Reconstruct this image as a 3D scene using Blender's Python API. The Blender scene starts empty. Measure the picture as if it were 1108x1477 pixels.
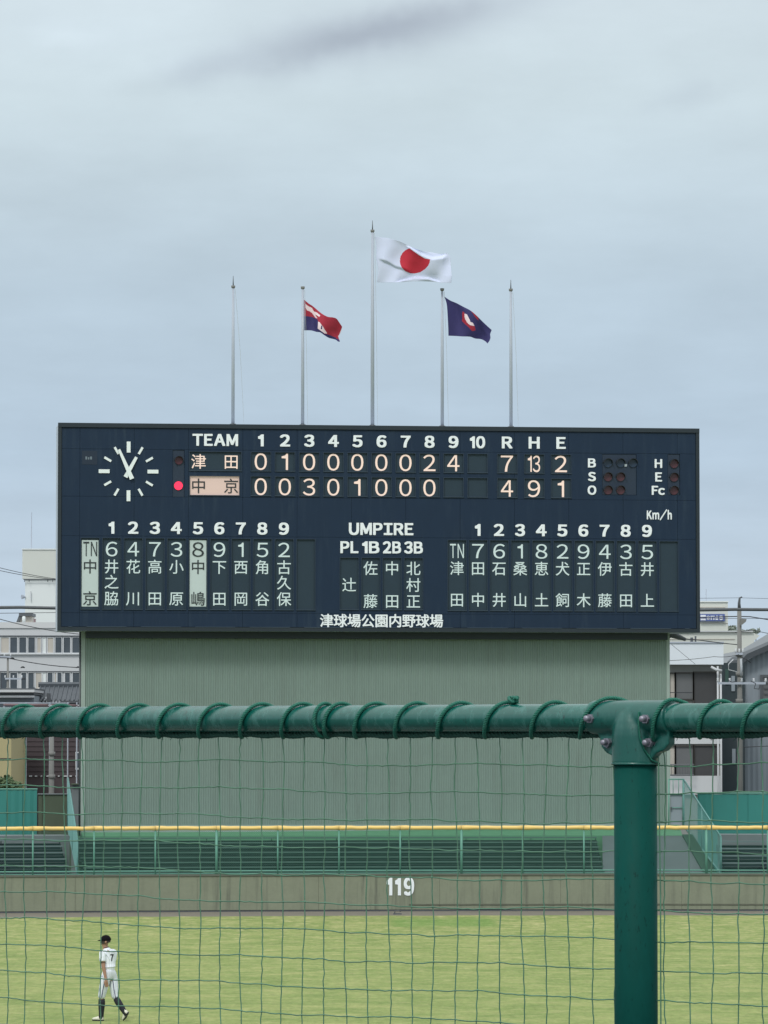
import bpy, bmesh, math, random
from mathutils import Vector, Matrix
from mathutils.bvhtree import BVHTree
random.seed(7)
R = math.radians
C = bpy.context.scene.collection

# ------------------------------------------------------------------ camera
F = 6060.0                      # focal length in photo pixels (photo 1108 x 1477)
CAMZ = 5.8
PITCH = math.atan((1060 - 738.5) / F)
cam_d = bpy.data.cameras.new('camera')
cam = bpy.data.objects.new('camera', cam_d); C.objects.link(cam)
cam.location = (0, 0, CAMZ); cam.rotation_euler = (R(90) + PITCH, 0, 0)
cam_d.sensor_fit = 'VERTICAL'; cam_d.sensor_height = 24; cam_d.lens = F / 1477 * 24
cam_d.clip_start = 0.5; cam_d.clip_end = 6000
bpy.context.scene.camera = cam

def ray(px, py):
    x = (px - 554) / F; y = -(py - 738.5) / F
    return Vector((x, math.cos(PITCH) - y * math.sin(PITCH), math.sin(PITCH) + y * math.cos(PITCH)))
def at(px, py, Y):
    d = ray(px, py); return Vector((0, 0, CAMZ)) + d * (Y / d.y)
def Zat(py, Y): return at(554, py, Y).z
def Xat(px, Y): return at(px, 1060, Y).x

# ------------------------------------------------------------------ world, sun, exposure
def new_nodes(nt): nt.nodes.clear(); return nt.nodes, nt.links
SUN_EL, SUN_AZ = R(48), R(200)
W = bpy.data.worlds.new('World'); bpy.context.scene.world = W; W.use_nodes = True
N, L = new_nodes(W.node_tree)
out = N.new('ShaderNodeOutputWorld')
sky = N.new('ShaderNodeTexSky'); sky.sky_type = 'NISHITA'; sky.sun_disc = False
sky.sun_elevation = SUN_EL; sky.sun_rotation = SUN_AZ
bg1 = N.new('ShaderNodeBackground'); bg1.inputs[1].default_value = 0.08; L.new(sky.outputs[0], bg1.inputs[0])
tc = N.new('ShaderNodeTexCoord'); sep = N.new('ShaderNodeSeparateXYZ'); L.new(tc.outputs['Generated'], sep.inputs[0])
def M(op, a, b=None, nodes=None, links=None, clamp=False):
    n = (nodes or N).new('ShaderNodeMath'); n.operation = op; n.use_clamp = clamp
    for i, v in enumerate((a, b)):
        if v is None: continue
        if isinstance(v, (int, float)): n.inputs[i].default_value = v
        else: (links or L).new(v, n.inputs[i])
    return n.outputs[0]
ramp = N.new('ShaderNodeValToRGB'); L.new(M('MULTIPLY', sep.outputs[2], 2.0), ramp.inputs[0])
cr = ramp.color_ramp
stops = [(0.0, (.535, .65, .775)), (0.075, (.530, .645, .768)), (0.135, (.482, .605, .733)), (0.21, (.505, .62, .72)), (0.30, (.625, .735, .79)),
         (0.36, (.665, .765, .82)), (0.7, (.80, .88, .92)), (1.0, (1.05, 1.1, 1.12))]
cr.elements[0].position = stops[0][0]; cr.elements[0].color = (*stops[0][1], 1)
cr.elements[1].position = stops[-1][0]; cr.elements[1].color = (*stops[-1][1], 1)
for p, c in stops[1:-1]:
    e = cr.elements.new(p); e.color = (*c, 1)
# cloud texture on a flat cloud deck (so it flattens towards the horizon)
zc = M('ADD', M('MAXIMUM', sep.outputs[2], 0.0), 0.07)
comb = N.new('ShaderNodeCombineXYZ')
L.new(M('DIVIDE', sep.outputs[0], zc), comb.inputs[0]); L.new(M('DIVIDE', sep.outputs[1], zc), comb.inputs[1])
def noise(scale, detail, vec, rough=.5, nodes=N, links=L):
    n = nodes.new('ShaderNodeTexNoise'); n.inputs['Scale'].default_value = scale; n.inputs['Detail'].default_value = detail
    n.inputs['Roughness'].default_value = rough
    if vec is not None: links.new(vec, n.inputs['Vector'])
    return n.outputs[0]
cl = noise(1.6, 5, comb.outputs[0], .55)
cl2 = noise(26, 4, tc.outputs['Generated'], .6)
clm = M('SUBTRACT', cl, 0.5)
comb2 = N.new('ShaderNodeMapping'); comb2.inputs['Scale'].default_value = (1, 1, 2.2); L.new(tc.outputs['Generated'], comb2.inputs[0])
def blob(x0, z0, sx, sz, tilt=0.0, amp=1.0, warp=.02):
    dx = M('SUBTRACT', M('ADD', sep.outputs[0], M('MULTIPLY', M('SUBTRACT', cl2, .5), warp * 2)), x0)
    dz = M('SUBTRACT', M('SUBTRACT', M('ADD', sep.outputs[2], M('MULTIPLY', M('SUBTRACT', cl2, .5), warp)), z0), M('MULTIPLY', dx, tilt))
    q = M('ADD', M('POWER', M('ABSOLUTE', M('DIVIDE', dx, sx)), 2.0), M('POWER', M('ABSOLUTE', M('DIVIDE', dz, sz)), 2.0))
    return M('MULTIPLY', M('POWER', 2.718, M('MULTIPLY', q, -1.0)), amp)
def blob_px(px, py, w, h, tilt=0, amp=1.0):
    d = ray(px, py).normalized(); return blob(d.x, d.z, w / F, h / F, tilt, amp)
dark = M('ADD', M('ADD', blob_px(560, 36, 200, 34, .22, .30), blob_px(120, 45, 190, 30, .0, .03)), M('ADD', blob_px(975, 150, 50, 22, .2, .07), blob_px(300, 90, 60, 20, .2, .07)))
light = M('ADD', blob_px(180, 370, 110, 40, .35, .035), M('ADD', blob_px(820, 330, 300, 130, .25, .03), blob_px(960, 420, 160, 40, .3, .03)))
light = M('ADD', M('ADD', light, blob_px(60, 20, 230, 75, 0, .06)), M('ADD', blob_px(230, 95, 70, 16, .1, .05), M('ADD', blob_px(90, 55, 60, 14, .1, .05), M('MULTIPLY', M('SUBTRACT', noise(30, 5, comb2.outputs[0], .6), .5), .17))))
fac = M('ADD', M('ADD', M('SUBTRACT', 1.0, dark), light), M('MULTIPLY', clm, 0.22))
vm = N.new('ShaderNodeVectorMath'); vm.operation = 'SCALE'; L.new(ramp.outputs[0], vm.inputs[0]); L.new(fac, vm.inputs['Scale'])
# dark cloud has a lavender cast
mixc = N.new('ShaderNodeMix'); mixc.data_type = 'RGBA'; mixc.blend_type = 'MULTIPLY'
L.new(M('MULTIPLY', dark, 2.5, clamp=True), mixc.inputs[0]); L.new(vm.outputs[0], mixc.inputs[6]); mixc.inputs[7].default_value = (.95, .93, 1.02, 1)
bg2 = N.new('ShaderNodeBackground'); bg2.inputs[1].default_value = 1.0; L.new(mixc.outputs[2], bg2.inputs[0])
mx = N.new('ShaderNodeMixShader'); mx.inputs[0].default_value = 0.93
L.new(bg1.outputs[0], mx.inputs[1]); L.new(bg2.outputs[0], mx.inputs[2]); L.new(mx.outputs[0], out.inputs[0])

sun_d = bpy.data.lights.new('sun', 'SUN'); sun_d.energy = 1.5; sun_d.angle = R(14); sun_d.color = (1, .98, .95)
sun = bpy.data.objects.new('sun', sun_d); C.objects.link(sun)
sd = Vector((math.sin(SUN_AZ) * math.cos(SUN_EL), math.cos(SUN_AZ) * math.cos(SUN_EL), math.sin(SUN_EL)))
sun.rotation_euler = sd.to_track_quat('Z', 'Y').to_euler(); sun.location = (0, 0, 60)
vs = bpy.context.scene.view_settings
vs.view_transform = 'Standard'; vs.look = 'None'; vs.gamma = 1; vs.exposure = 0.0; vs.use_curve_mapping = False

# ------------------------------------------------------------------ materials
def srgb(r, g, b):
    f = lambda c: (c / 255 / 12.92) if c / 255 <= .04045 else ((c / 255 + .055) / 1.055) ** 2.4
    return (f(r), f(g), f(b))
def mat(name, col, rough=.6, metal=0., var=.12, scale=3., streak=0., streak_col=None, streak_scale=(6, 6, .35), bump=0., bump_scale=40.,
        emit=None, emit_s=0., spec=.5, var2=None, scale2=30.):
    m = bpy.data.materials.new(name); m.use_nodes = True; n, l = new_nodes(m.node_tree)
    o = n.new('ShaderNodeOutputMaterial'); p = n.new('ShaderNodeBsdfPrincipled'); l.new(p.outputs[0], o.inputs[0])
    p.inputs['Roughness'].default_value = rough; p.inputs['Metallic'].default_value = metal
    p.inputs['Specular IOR Level'].default_value = spec
    t = n.new('ShaderNodeTexCoord'); g = n.new('ShaderNodeNewGeometry')
    v = g.outputs['Position']
    f = M('ADD', M('MULTIPLY', M('SUBTRACT', noise(scale, 5, v, .6, n, l), .5, n, l), var * 2, n, l), 1.0, n, l)
    if var2: f = M('ADD', f, M('MULTIPLY', M('SUBTRACT', noise(scale2, 3, v, .6, n, l), .5, n, l), var2 * 2, n, l), n, l)
    s = n.new('ShaderNodeVectorMath'); s.operation = 'SCALE'; s.inputs[0].default_value = col; l.new(f, s.inputs['Scale'])
    c = s.outputs[0]
    if streak:
        mp = n.new('ShaderNodeMapping'); mp.inputs['Scale'].default_value = streak_scale; l.new(v, mp.inputs[0])
        sn = noise(1.0, 4, mp.outputs[0], .65, n, l)
        big = noise(.5, 2, v, .5, n, l)
        sm = M('MULTIPLY', M('MULTIPLY', M('SUBTRACT', sn, .5, n, l), 5.0, n, l, True), M('MULTIPLY', M('SUBTRACT', big, .3, n, l), 2.5, n, l, True), n, l, True)
        mm = n.new('ShaderNodeMix'); mm.data_type = 'RGBA'; l.new(M('MULTIPLY', sm, streak, n, l), mm.inputs[0])
        l.new(c, mm.inputs[6]); mm.inputs[7].default_value = (*(streak_col or [x * .4 for x in col]), 1); c = mm.outputs[2]
    l.new(c, p.inputs['Base Color'])
    if bump:
        b = n.new('ShaderNodeBump'); b.inputs['Strength'].default_value = bump; b.inputs['Distance'].default_value = .02
        l.new(noise(bump_scale, 4, v, .6, n, l), b.inputs['Height']); l.new(b.outputs[0], p.inputs['Normal'])
    if emit: p.inputs['Emission Color'].default_value = (*emit, 1); p.inputs['Emission Strength'].default_value = emit_s
    return m

m_panel = mat('navy_panel', (.0082, .0240, .054), .55, var=.14, scale=1.2, streak=.55, streak_col=(.032, .055, .085), streak_scale=(5, 5, .5), spec=.3)
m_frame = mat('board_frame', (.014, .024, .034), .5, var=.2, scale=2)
m_seam = mat('board_gap', (.022, .038, .065), .7)
m_cell = mat('cell_back', (.024, .044, .064), .5, var=.1, scale=4, spec=.3)
m_cellframe = mat('cell_frame', (.016, .034, .060), .5)
m_ledge = mat('cell_ledge', (.035, .058, .085), .5)
m_white = mat('sign_white', (.88, .92, .95), .5, var=.02)
m_name = mat('name_glyph', (.60, .71, .72), .5, var=.02, emit=(.6, .72, .68), emit_s=.12)
m_score = mat('score_glyph', (.78, .60, .53), .5, var=.02, emit=(1, .76, .62), emit_s=.30)
m_scoreback = mat('score_lit_back', (.66, .48, .43), .5, var=.02, emit=(1, .78, .66), emit_s=.14)
m_nameback = mat('name_lit_back', (.50, .58, .57), .5, var=.03, emit=(.6, .72, .7), emit_s=.06)
m_darkglyph = mat('dark_glyph', (.022, .03, .036), .6)
m_clock = mat('clock_white', (.84, .90, .90), .5, var=.03)
m_redlamp = mat('red_lamp_lit', (.8, .02, .06), .4, emit=(1.0, .035, .10), emit_s=.95)
m_redoff = mat('red_lamp_off', (.085, .022, .035), .35)
m_redoff2 = mat('red_lens_off', (.085, .028, .038), .3)
m_blueoff = mat('blue_lamp_off', (.018, .038, .075), .35)
m_visor = mat('lamp_visor', (.012, .018, .026), .6)
m_lamphouse = mat('lamp_housing', (.013, .028, .055), .6)
m_side = mat('board_side', (.50, .56, .62), .5, var=.1)
m_grey = mat('pole_aluminium', (.42, .46, .53), .5, metal=.0, var=.05)
m_darkmetal = mat('dark_metal', (.09, .10, .11), .5, var=.1)
m_corr = mat('corrugated_green', (.226, .302, .268), .5, var=.08, scale=.8, streak=.5, streak_col=(.17, .21, .185), streak_scale=(3.5, 3.5, .18), var2=.05, scale2=6)
m_trim = mat('corner_trim', (.31, .38, .345), .5, var=.1)
m_conc = mat('wall_concrete', (.23, .252, .18), .85, var=.16, scale=1.2, streak=.9, streak_col=(.10, .11, .085), streak_scale=(4.5, 4.5, .30), bump=.4, bump_scale=25, var2=.08, scale2=9)
m_conc2 = mat('grey_concrete', (.17, .19, .20), .85, var=.2, scale=1.5, bump=.3)
m_yellow = mat('yellow_padding', (.86, .60, .20), .5, var=.10, scale=2.5, streak=.3, streak_col=(.75, .55, .3), streak_scale=(1, 1, 1))
m_netpost = mat('green_fence_post', (.13, .33, .26), .5, var=.1)
m_link = mat('green_chain_link', (.055, .19, .14), .6, var=.1)
m_teallink = mat('teal_chain_link', (.13, .30, .28), .6, var=.1)
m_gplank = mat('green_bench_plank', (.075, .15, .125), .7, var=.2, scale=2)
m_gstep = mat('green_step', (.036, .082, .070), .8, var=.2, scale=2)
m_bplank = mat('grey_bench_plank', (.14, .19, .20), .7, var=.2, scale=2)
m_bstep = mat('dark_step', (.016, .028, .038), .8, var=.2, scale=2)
m_gstrip = mat('green_painted_slab', (.10, .27, .15), .8, var=.12, scale=2)
m_slope = mat('grey_slope', (.10, .13, .135), .85, var=.2, scale=1.2)
m_teal = mat('teal_sheet', (.036, .235, .205), .55, var=.07, scale=1.5)
m_block = mat('mossy_wall', (.085, .11, .075), .9, var=.25, scale=1.5)
m_white_wall = mat('white_wall', (.56, .575, .59), .7, var=.05, scale=.3, streak=.25, streak_col=(.42, .43, .45), streak_scale=(1, 1, .3))
m_cream = mat('cream_wall', (.74, .78, .77), .8, var=.04, scale=.2)
m_beige = mat('beige_wall', (.62, .64, .59), .8, var=.05, scale=.2)
m_glass = mat('window_glass', (.06, .075, .09), .15, var=.5, scale=.6, spec=.6)
m_curtain = mat('curtain', (.50, .47, .42), .8, var=.08, scale=2)
m_wframe = mat('window_frame', (.62, .64, .66), .5)
m_brown = mat('brown_siding', (.075, .058, .064), .8, var=.15, scale=1)
m_yel = mat('pale_yellow_wall', (.42, .37, .20), .8, var=.06, scale=1)
m_tile = mat('roof_tile', (.085, .098, .112), .6, var=.3, scale=3)
m_tileedge = mat('roof_tile_edge', (.42, .45, .48), .5, var=.2)
m_rust = mat('rail_pinkish', (.22, .15, .16), .6)
m_blueg = mat('bluegrey_sheet', (.26, .30, .335), .6, var=.1, scale=.6)
m_roofg = mat('grey_roof', (.20, .22, .235), .7, var=.12, scale=.4)
m_darkwall = mat('dark_teal_wall', (.03, .045, .052), .8, var=.2, scale=1)
m_cpole = mat('concrete_pole', (.20, .20, .19), .8, var=.15, scale=2)
m_cable = mat('black_cable', (.03, .033, .04), .6)
m_leaf = mat('leaf', (.075, .12, .05), .7, var=.4, scale=6)
m_signblue = mat('blue_sign', (.08, .12, .32), .5)
m_flagw = mat('flag_white', (.60, .65, .82), .8, var=.02)
m_flagr = mat('flag_red', (.52, .022, .045), .8, var=.05)
m_flagr2 = mat('flag_deep_red', (.36, .02, .045), .8, var=.1)
m_flagn = mat('flag_navy', (.028, .024, .115), .8, var=.1)
m_flagp = mat('flag_pale_pink', (.80, .66, .70), .8, var=.05)
m_paint = None

def paint_mat(name, col, scuff, rough=.28, spec=.5, amt=.75):
    m = bpy.data.materials.new(name); m.use_nodes = True; n, l = new_nodes(m.node_tree)
    o = n.new('ShaderNodeOutputMaterial'); p = n.new('ShaderNodeBsdfPrincipled'); l.new(p.outputs[0], o.inputs[0]); p.inputs['Specular IOR Level'].default_value = spec
    t = n.new('ShaderNodeTexCoord'); v = t.outputs['Object']
    mp = n.new('ShaderNodeMapping'); mp.inputs['Scale'].default_value = (28, 28, 9); l.new(v, mp.inputs[0])
    a = noise(1.6, 6, mp.outputs[0], .72, n, l)
    msk = M('MULTIPLY', M('SUBTRACT', a, .50, n, l), 4.0, n, l, True)
    b = noise(9, 3, v, .5, n, l)
    base = n.new('ShaderNodeMix'); base.data_type = 'RGBA'; l.new(M('MULTIPLY', b, .8, n, l), base.inputs[0])
    base.inputs[6].default_value = (*[c * 1.35 for c in col], 1); base.inputs[7].default_value = (*[c * .7 for c in col], 1)
    mm = n.new('ShaderNodeMix'); mm.data_type = 'RGBA'; l.new(M('MULTIPLY', msk, amt, n, l), mm.inputs[0])
    l.new(base.outputs[2], mm.inputs[6]); mm.inputs[7].default_value = (*scuff, 1)
    mp2 = n.new('ShaderNodeMapping'); mp2.inputs['Scale'].default_value = (170, 170, 55); l.new(v, mp2.inputs[0])
    ch = noise(1.0, 4, mp2.outputs[0], .7, n, l)
    chm = M('MULTIPLY', M('SUBTRACT', ch, .605, n, l), 9.0, n, l, True)
    m3 = n.new('ShaderNodeMix'); m3.data_type = 'RGBA'; l.new(chm, m3.inputs[0]); l.new(mm.outputs[2], m3.inputs[6]); m3.inputs[7].default_value = (*[c * .3 for c in col], 1)
    l.new(m3.outputs[2], p.inputs['Base Color'])
    l.new(M('ADD', M('MULTIPLY', msk, .3, n, l), rough, n, l), p.inputs['Roughness'])
    bp = n.new('ShaderNodeBump'); bp.inputs['Strength'].default_value = .12; bp.inputs['Distance'].default_value = .002
    l.new(noise(60, 4, v, .6, n, l), bp.inputs['Height']); l.new(bp.outputs[0], p.inputs['Normal'])
    return m
m_pipe = paint_mat('green_pipe_paint', (.004, .094, .073), (.12, .34, .30), .20, 1.0, .50)
m_post = paint_mat('green_post_paint', (.002, .058, .047), (.005, .075, .064), .6, .1)
m_cast = paint_mat('green_cast_paint', (.005, .090, .072), (.07, .22, .19), .30, .7, .45)
m_rope = mat('green_rope', (.010, .15, .10), .5, var=.35, scale=90, bump=.3, bump_scale=900)
m_rope2 = mat('dark_green_rope', (.020, .085, .062), .75, var=.5, scale=70)
m_cord = mat('green_net_cord', (.07, .195, .115), .35, var=.6, scale=22, spec=.8)
m_bolt = mat('weathered_bolt', (.30, .29, .34), .45, metal=.6, var=.2, scale=80)

# ------------------------------------------------------------------ mesh helpers
ROOTS = {}
class MB:
    def __init__(s): s.v = []; s.f = []; s.sm = False; s.mi = []
    def add(s, vs, fs, mi=0):
        b = len(s.v); s.v += [Vector(v) for v in vs]; s.f += [tuple(b + i for i in f) for f in fs]; s.mi += [mi] * len(fs)
    def box(s, a, b, fn=None):
        x0, y0, z0 = a; x1, y1, z1 = b
        vs = [(x0, y0, z0), (x1, y0, z0), (x1, y1, z0), (x0, y1, z0), (x0, y0, z1), (x1, y0, z1), (x1, y1, z1), (x0, y1, z1)]
        if fn: vs = [fn(*v) for v in vs]
        s.add(vs, [(0, 3, 2, 1), (4, 5, 6, 7), (0, 1, 5, 4), (1, 2, 6, 5), (2, 3, 7, 6), (3, 0, 4, 7)])
    def tube(s, pts, r, n=8, caps=True):
        pts = [Vector(p) for p in pts]; k = len(pts); rs = r if isinstance(r, (list, tuple)) else [r] * k
        rings = []; up = None
        for i, p in enumerate(pts):
            t = (pts[min(i + 1, k - 1)] - pts[max(i - 1, 0)]).normalized()
            if up is None: up = t.orthogonal().normalized()
            else:
                up = (up - t * up.dot(t))
                up = up.normalized() if up.length > 1e-6 else t.orthogonal().normalized()
            w = t.cross(up)
            rings.append([p + (up * math.cos(2 * math.pi * j / n) + w * math.sin(2 * math.pi * j / n)) * rs[i] for j in range(n)])
        vs = [v for rg in rings for v in rg]; fs = []
        for i in range(k - 1):
            for j in range(n):
                a = i * n + j; b = i * n + (j + 1) % n
                fs.append((a, b, b + n, a + n))
        if caps: fs += [tuple(range(n))[::-1], tuple(range((k - 1) * n, k * n))]
        s.add(vs, fs)
    def prism(s, poly, d0, d1, fn):
        n = len(poly)
        vs = [fn(a, b, d0) for a, b in poly] + [fn(a, b, d1) for a, b in poly]
        s.add(vs, [tuple(range(n)), tuple(range(2 * n - 1, n - 1, -1))] + [(i, i + n, (i + 1) % n + n, (i + 1) % n) for i in range(n)])
    def build(s, name, m, parent=None, smooth=False, origin=None, fix=True):
        if not s.v: return None
        me = bpy.data.meshes.new(name)
        if parent is not None: off = ROOTS[parent.name]
        elif origin is not None: off = Vector(origin)
        else:
            xs = [v.x for v in s.v]; ys = [v.y for v in s.v]; zs = [v.z for v in s.v]
            off = Vector(((min(xs) + max(xs)) / 2, (min(ys) + max(ys)) / 2, min(zs)))
        me.from_pydata([v - off for v in s.v], [], s.f)
        for mm in (m if isinstance(m, list) else [m]): me.materials.append(mm)
        if isinstance(m, list): me.polygons.foreach_set('material_index', s.mi)
        if fix:
            bm = bmesh.new(); bm.from_mesh(me); bmesh.ops.recalc_face_normals(bm, faces=bm.faces); bm.to_mesh(me); bm.free()
        if smooth: me.polygons.foreach_set('use_smooth', [True] * len(me.polygons))
        o = bpy.data.objects.new(name, me); C.objects.link(o)
        if parent is not None: o.parent = parent
        else: o.location = off
        ROOTS[o.name] = off
        return o
def thing(name, label, cat, loc, group=None):
    o = bpy.data.objects.new(name, None); C.objects.link(o); o.location = loc; o.empty_display_size = .2
    ROOTS[o.name] = Vector(loc); return tag(o, label, cat, group)
def tag(o, label=None, cat=None, group=None, kind=None):
    if label: o['label'] = label
    if cat: o['category'] = cat
    if group: o['group'] = group
    if kind: o['kind'] = kind
    return o
def boxo(name, a, b, m, parent=None, fn=None):
    q = MB(); q.box(a, b, fn); return q.build(name, m, parent)
def autosmooth(o, ang=35):
    me = o.data
    me.polygons.foreach_set('use_smooth', [True] * len(me.polygons))
    bm = bmesh.new(); bm.from_mesh(me)
    for e in bm.edges:
        if len(e.link_faces) == 2 and e.calc_face_angle(0) > R(ang): e.smooth = False
    bm.to_mesh(me); bm.free(); return o

# ------------------------------------------------------------------ glyph meshes (flat lettering cut from text curves)
GL = {}; _pend = []; _comp = []
def want(s, off):
    # latin letters and figures: the plain grotesque full-width forms
    if len(s) == 1 and 33 <= ord(s) < 127 and s != '1':
        if (s, off) in GL: return
        c = bpy.data.curves.new('glyph', 'FONT'); c.body = chr(ord(s) + 0xFEE0); c.size = 1; c.offset = off; c.resolution_u = 5; c.extrude = .012
        o = bpy.data.objects.new('glyph', c); C.objects.link(o); GL[(s, off)] = None; _pend.append((s, off, o)); return
    if all(33 <= ord(ch) < 127 for ch in s):
        for ch in set(s):
            if ch != '1': want(ch, off)
        GL[(s, off)] = None; _comp.append((s, off)); return
    if (s, off) in GL: return
    c = bpy.data.curves.new('glyph', 'FONT'); c.body = s; c.size = 1; c.offset = off; c.resolution_u = 4; c.extrude = .012
    o = bpy.data.objects.new('glyph', c); C.objects.link(o); GL[(s, off)] = None; _pend.append((s, off, o))
def embolden(vs, fs, dx=.039, dy=.026):
    o = []; f = []; H = .69
    for k, (a, b) in enumerate(((-1, -1), (1, -1), (1, 1), (-1, 1), (-1, 0), (1, 0), (0, -1), (0, 1))):
        n = len(o); o += [Vector((v.x + a * dx + dx, (v.y + b * dy + dy) * H / (H + 2 * dy), v.z + k * .003)) for v in vs]; f += [tuple(n + i for i in t) for t in fs]
    return o, f
def bake_glyphs():
    bpy.context.view_layer.update(); dg = bpy.context.evaluated_depsgraph_get()
    for s, off, o in _pend:
        me = bpy.data.meshes.new_from_object(o.evaluated_get(dg))
        GL[(s, off)] = ([v.co.copy() for v in me.vertices], [tuple(p.vertices) for p in me.polygons])
        c = o.data; bpy.data.objects.remove(o); bpy.data.curves.remove(c); bpy.data.meshes.remove(me)
    _pend.clear()
    CAP = {}
    for (s, off) in list(GL):
        g = GL[(s, off)]
        if g is None or len(s) != 1 or not (33 <= ord(s) < 127): continue
        if off not in CAP:
            ys = [v.y for v in GL[('E', off)][0]] if ('E', off) in GL and GL[('E', off)] else [v.y for v in GL[('T', off)][0]]
            CAP[off] = (min(ys), max(ys))
        y0, y1 = CAP[off]; k = .69 / (y1 - y0); x0 = min(v.x for v in g[0])
        GL[(s, off)] = ([Vector(((v.x - x0) * k, (v.y - y0) * k, v.z)) for v in g[0]], g[1])
        if off == HB: GL[(s, off)] = embolden(*GL[(s, off)])
    for s, off in _comp:      # the figure one, then words
        if s == '1':
            st = (.088 + off * 2.2) if off != HB else .168; x1 = .27 + (.05 if off == HB else 0)
            p = [(x1 - st, 0), (x1, 0), (x1, .69), (x1 - st * .80, .69), (x1 - st * 1.3, .615 - off * .4), (0, .575 - off * .3), (0, .575 - off * .3 - st * .82), (x1 - st, .575 - st * .95)]
            vs = [Vector((a, b, -.012)) for a, b in p] + [Vector((a, b, .012)) for a, b in p]; n = len(p)
            GL[(s, off)] = (vs, [(7, 0, 1, 2, 3, 4)[::1], (7, 4, 5, 6), tuple(n + i for i in (7, 0, 1, 2, 3, 4)), tuple(n + i for i in (7, 4, 5, 6))] + [(i, (i + 1) % n, (i + 1) % n + n, i + n) for i in range(n)])
    for s, off in _comp:
        if len(s) == 1: continue
        vs = []; fs = []; x = 0
        for ch in s:
            g = GL[(ch, off)]; b = len(vs); vs += [Vector((v.x + x, v.y, v.z)) for v in g[0]]; fs += [tuple(b + i for i in f) for f in g[1]]
            x += max(v.x for v in g[0]) + (.075 if s != '119' else .15)
        GL[(s, off)] = (vs, fs)
    _comp.clear()

HB = .0011   # heading weight
NB = .002
KB = .004
KBB = .0012
heads = ['TEAM', 'UMPIRE', 'PL', '1B', '2B', '3B', 'R', 'H', 'E', 'B', 'S', 'O', 'F', 'c', 'Km/h', '119'] + [str(i) for i in range(11)]
for h in heads: want(h, HB)
for h in [str(i) for i in range(10)] + ['13', 'TN', 'T', 'N']: want(h, NB)
KAN = set('津田中京井之脇花川高小原嶋下西岡角谷古久保辻佐藤北村正石桑山恵土犬飼木伊上')
for h in KAN: want(h, KB)
for h in '津球場公園内野': want(h, KBB)
want('7', .02); want('E', .02); want('1', HB); want('1', NB); want('E', NB); want('E', HB)
bake_glyphs()

# ------------------------------------------------------------------ field geometry: outfield arc
PHI0 = R(-3.7); WR = 119.0
AC = Vector((WR * math.sin(-PHI0), 139 - WR * math.cos(PHI0), 0))
def arc(r, phi, z): return Vector((AC.x + r * math.sin(phi), AC.y + r * math.cos(phi), z))
def phi_px(px, r=WR):
    d = ray(px, 1200); lo, hi = 100., 180.
    for _ in range(50):
        mid = (lo + hi) / 2; p = Vector((d.x / d.y * mid, mid, 0))
        if (p - AC).length < r: lo = mid
        else: hi = mid
    p = Vector((d.x / d.y * lo, lo, 0)) - AC
    return math.atan2(p.x, p.y)

def sheet(name, pts_fn, m, label_kind='structure'):
    pass
# ground sheet to the horizon
q = MB(); q.add([(-3000, -300, -.03), (3000, -300, -.03), (3000, 5000, -.03), (-3000, 5000, -.03)], [(0, 1, 2, 3)])
m_ground = mat('town_ground', (.14, .145, .13), .9, var=.2, scale=.02)
tag(q.build('ground', m_ground), kind='structure')

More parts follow.
